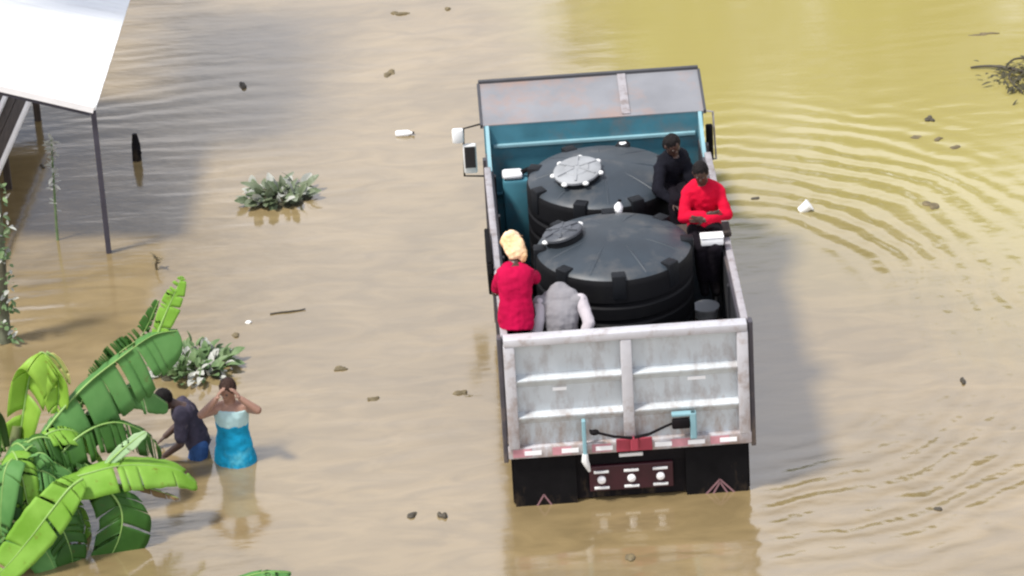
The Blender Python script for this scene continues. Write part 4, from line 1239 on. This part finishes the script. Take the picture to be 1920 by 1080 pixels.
D, DS = M['debris'], M['debris_soft']
debris_blob(-4.08, 11.11, .055, .10, 0, 'small black lump floating right of the white roof', D, 1, .05)
debris_blob(-2.23, 11.16, .08, .15, 0, 'scrap of soaked brown debris far up the open water, left of the cab', DS, 2, .02)
debris_blob(-2.06, 13.16, .14, .07, 0, 'flat brown scrap at the top edge of the water', DS, 3, .02)
debris_blob(-1.43, 13.18, .05, .06, 0, 'small dark speck at the top edge right of the flat scrap', DS, 4, .02)
debris_blob(-3.92, 4.48, .05, .06, 0, 'small pale leaf lying on the water under the long stick', M['dull_white'], 5, .012, cat='leaf')
debris_blob(-4.07, 4.20, .08, .08, 0, 'brownish leaf scrap by the edge of the leafy weed mat', DS, 6, .015)
debris_blob(-2.87, 3.25, .12, .07, 0, 'brown leaf scrap midway between the turquoise dress and the truck', DS, 7, .02)
debris_blob(-2.18, -.06, .11, .08, 0, 'curled brown husk floating left of the black lump near the truck', D, 8, .025)
debris_blob(-1.91, -.11, .07, .08, 0, 'round black lump floating left of the rear bumper', D, 9, .05)
debris_blob(-.11, -1.18, .06, .09, 0, 'brown lump floating just behind the truck', DS, 10, .03)
debris_blob(3.63, 1.98, .035, .10, 0, 'small dark twig bit floating in the ripples right of the tailgate', D, 11, .02)
debris_blob(2.99, -.69, .05, .06, 0, 'small dark lump at the lower right of the ripples', D, 12, .03)
debris_blob(1.93, 6.77, .06, .05, 0, 'dark speck floating right of the man in red', D, 13, .02)
debris_blob(3.91, 6.29, .10, .18, .4, 'soaked brown weed scrap beyond the white floating cup', DS, 14, .02)
debris_blob(4.23, 8.67, .07, .07, 0, 'dark brown lump floating in the yellow water above three small scraps', D, 15, .04)
debris_blob(3.99, 8.18, .10, .05, 0, 'leftmost of three small brown scraps in a line in the yellow water', DS, 16, .02)
debris_blob(4.26, 8.07, .06, .05, 0, 'middle of three small brown scraps in a line in the yellow water', DS, 17, .02)
debris_blob(4.42, 7.81, .09, .06, 0, 'rightmost of three small brown scraps in a line in the yellow water', DS, 18, .02)
debris_blob(5.30, 11.15, .28, .05, 0, 'long faint brown streak of leaves in the yellow water', DS, 19, .012)
debris_blob(-2.62, 2.48, .12, .06, 0, 'faint brown leaf scrap just right of the turquoise dress', DS, 20, .012)
debris_blob(-6.47, 9.08, .04, .07, 0, 'dark lump floating in the shade under the white roof', D, 21, .03)
debris_blob(-1.62, 2.45, .12, .10, 0, 'brown leaf scrap floating close by the left side of the truck', DS, 22, .012)
stick((-3.68, 4.66, .01), (-3.29, 4.72, .01), .011, 'straight thin brown stick floating in open water', D)
# stump standing in the shaded water
b = MB()
b.tube([(-5.335, 9.08, -.66), (-5.33, 9.08, 0), (-5.325, 9.08, .2), (-5.33, 9.09, .34)], [.06, .058, .055, .03], 10)
b.tube([(-5.31, 9.06, .05), (-5.27, 9.04, .12)], [.03, .012], 8)
tag(b.build('mooring_stump', M['black'], None, 60), 'black stump standing in the shaded water right of the roof', 'stump')
bottle((-2.19, 9.28, .02), (1, -.1, .04), 'white plastic bottle floating in open water left of the truck mirrors', .04, .22)
def cup():
    c = V((2.46, 6.38, .03))
    root = empty('plastic_cup', c); tag(root, 'white plastic cup floating in the ripples right of the man in red', 'cup')
    rot = Matrix.Rotation(R(55), 3, 'Y')
    MB().lathe([(.045, -.06), (.065, .07), (.06, .07), (.042, -.05)], c, 20, rot).build('cup_body', M['white'], root, 40)
    MB().lathe([(.061, .066), (.071, .066), (.071, .078), (.061, .078)], c, 20, rot).build('cup_rim', M['white'], root, 40)
cup()
def branch():
    rnd = random.Random(12)
    root = empty('driftwood_branch', (5.4, 9.7, 0)); tag(root, 'dark leafy driftwood branch floating at the right edge', 'branch')
    b = MB()
    b.tube(spline([(4.95, 10.1, .02), (5.2, 10.05, .04), (5.5, 9.85, .05), (5.75, 9.5, .03)], 12), [.012 + .0015 * i for i in range(13)], 7)
    b.tube(spline([(5.35, 9.95, .04), (5.5, 10.15, .07), (5.75, 10.2, .04)], 8), .013, 7)
    b.tube(spline([(5.45, 9.9, .04), (5.35, 9.6, .06), (5.45, 9.2, .03)], 8), .012, 7)
    b.build('limb', M['debris'], root, 60)
    lv = MB()
    for i in range(110):
        p = V((5.5 + rnd.gauss(0, .22), 9.65 + rnd.gauss(0, .28), .03 + rnd.random() * .06))
        sprig_leaf(lv, p, (rnd.uniform(-1, 1), rnd.uniform(-1, 1), rnd.uniform(-.1, .4)), rnd.uniform(.06, .14), rnd.uniform(.012, .025), (0, 0, 1))
    lv.build('leaves', M['roots'], root)
branch()

# ------------------------------------------------------------------ unseen tall tree, added so its crown shades the water by the roof
def shade_tree():
    rnd = random.Random(91)
    root = empty('tree', (-9.6, 7.4, -.66)); tag(root, 'unseen tall tree added to shade the water by the white roof', 'tree')
    t = MB().tube(spline([(-9.6, 7.4, -.66), (-9.5, 7.4, 2.5), (-9.2, 7.6, 5.2), (-8.9, 7.8, 7.2)], 14), [.2 - .009 * i for i in range(15)], 10)
    for k in range(6):
        a = k * 1.05
        t.tube([(-9.1, 7.65, 5.6 + .15 * k), (-7.8 + math.cos(a) * .8, 8.9 + math.sin(a) * 1.2, 7.0 + .08 * k)], [.07, .02], 7)
    t.build('trunk', M['bark'], root, 60)
    b = MB()
    for _ in range(52):
        c = V((-7.5 + rnd.gauss(0, .36), 9.9 + rnd.gauss(0, 1.25), 7.4 + rnd.gauss(0, .3)))
        q = rnd.uniform(.3, .6)
        for i in range(85):
            d = V((rnd.gauss(0, 1), rnd.gauss(0, 1), rnd.gauss(0, .7))).normalized()
            p = c + d * q * rnd.random() ** .35
            sv = V((rnd.gauss(0, 1), rnd.gauss(0, 1), rnd.gauss(0, .5))).normalized(); u = sv.orthogonal().normalized()
            L = rnd.uniform(.11, .20)
            b.add([p - sv * L, p + u * L * .5, p + sv * L, p - u * L * .5], [(0, 1, 2, 3)])
    b.build('crown', M['leaf_mid'], root)
shade_tree()

# ------------------------------------------------------------------ trees across the water, seen as the yellow-green reflection
def tree(x, y, h, r, seed, label):
    rnd = random.Random(seed)
    root = empty('tree', (x, y, -.66)); tag(root, label, 'tree', 'trees across the water')
    t = MB().tube([(x, y, -.66), (x + .1, y, h * .3), (x, y, h * .6)], [.28, .22, .12], 10)
    for k in range(5):
        a = rnd.uniform(0, 6.28)
        t.tube([(x, y, h * (.3 + .06 * k)), (x + math.cos(a) * r * .6, y + math.sin(a) * r * .6, h * (.5 + .07 * k))], [.09, .03], 7)
    t.build('trunk', M['bark'], root, 60)
    b = MB()
    cl = [(V((x + rnd.gauss(0, r * .45), y + rnd.gauss(0, r * .4), h * rnd.uniform(.12, .95))), r * rnd.uniform(.3, .55)) for _ in range(26)]
    for c, q in cl:
        for i in range(110):
            d = V((rnd.gauss(0, 1), rnd.gauss(0, 1), rnd.gauss(0, 1))).normalized()
            p = c + d * q * rnd.random() ** .35
            s = V((rnd.gauss(0, 1), rnd.gauss(0, 1), rnd.gauss(0, .6))).normalized(); u = s.orthogonal().normalized() 
            L = rnd.uniform(.14, .3)
            b.add([p - s * L, p + u * L * .5, p + s * L, p - u * L * .5], [(0, 1, 2, 3)])
    b.build('crown', M['tree_leaf'], root)
for i, a in enumerate(((2.6, 25.0, 8.2, 2.6), (6.3, 26.5, 9.4, 3.0), (10.5, 25.5, 9.0, 3.0), (15.0, 27.0, 9.5, 3.2))):
    tree(*a, 40 + i, 'leafy yellow green tree standing across the water beyond the truck')
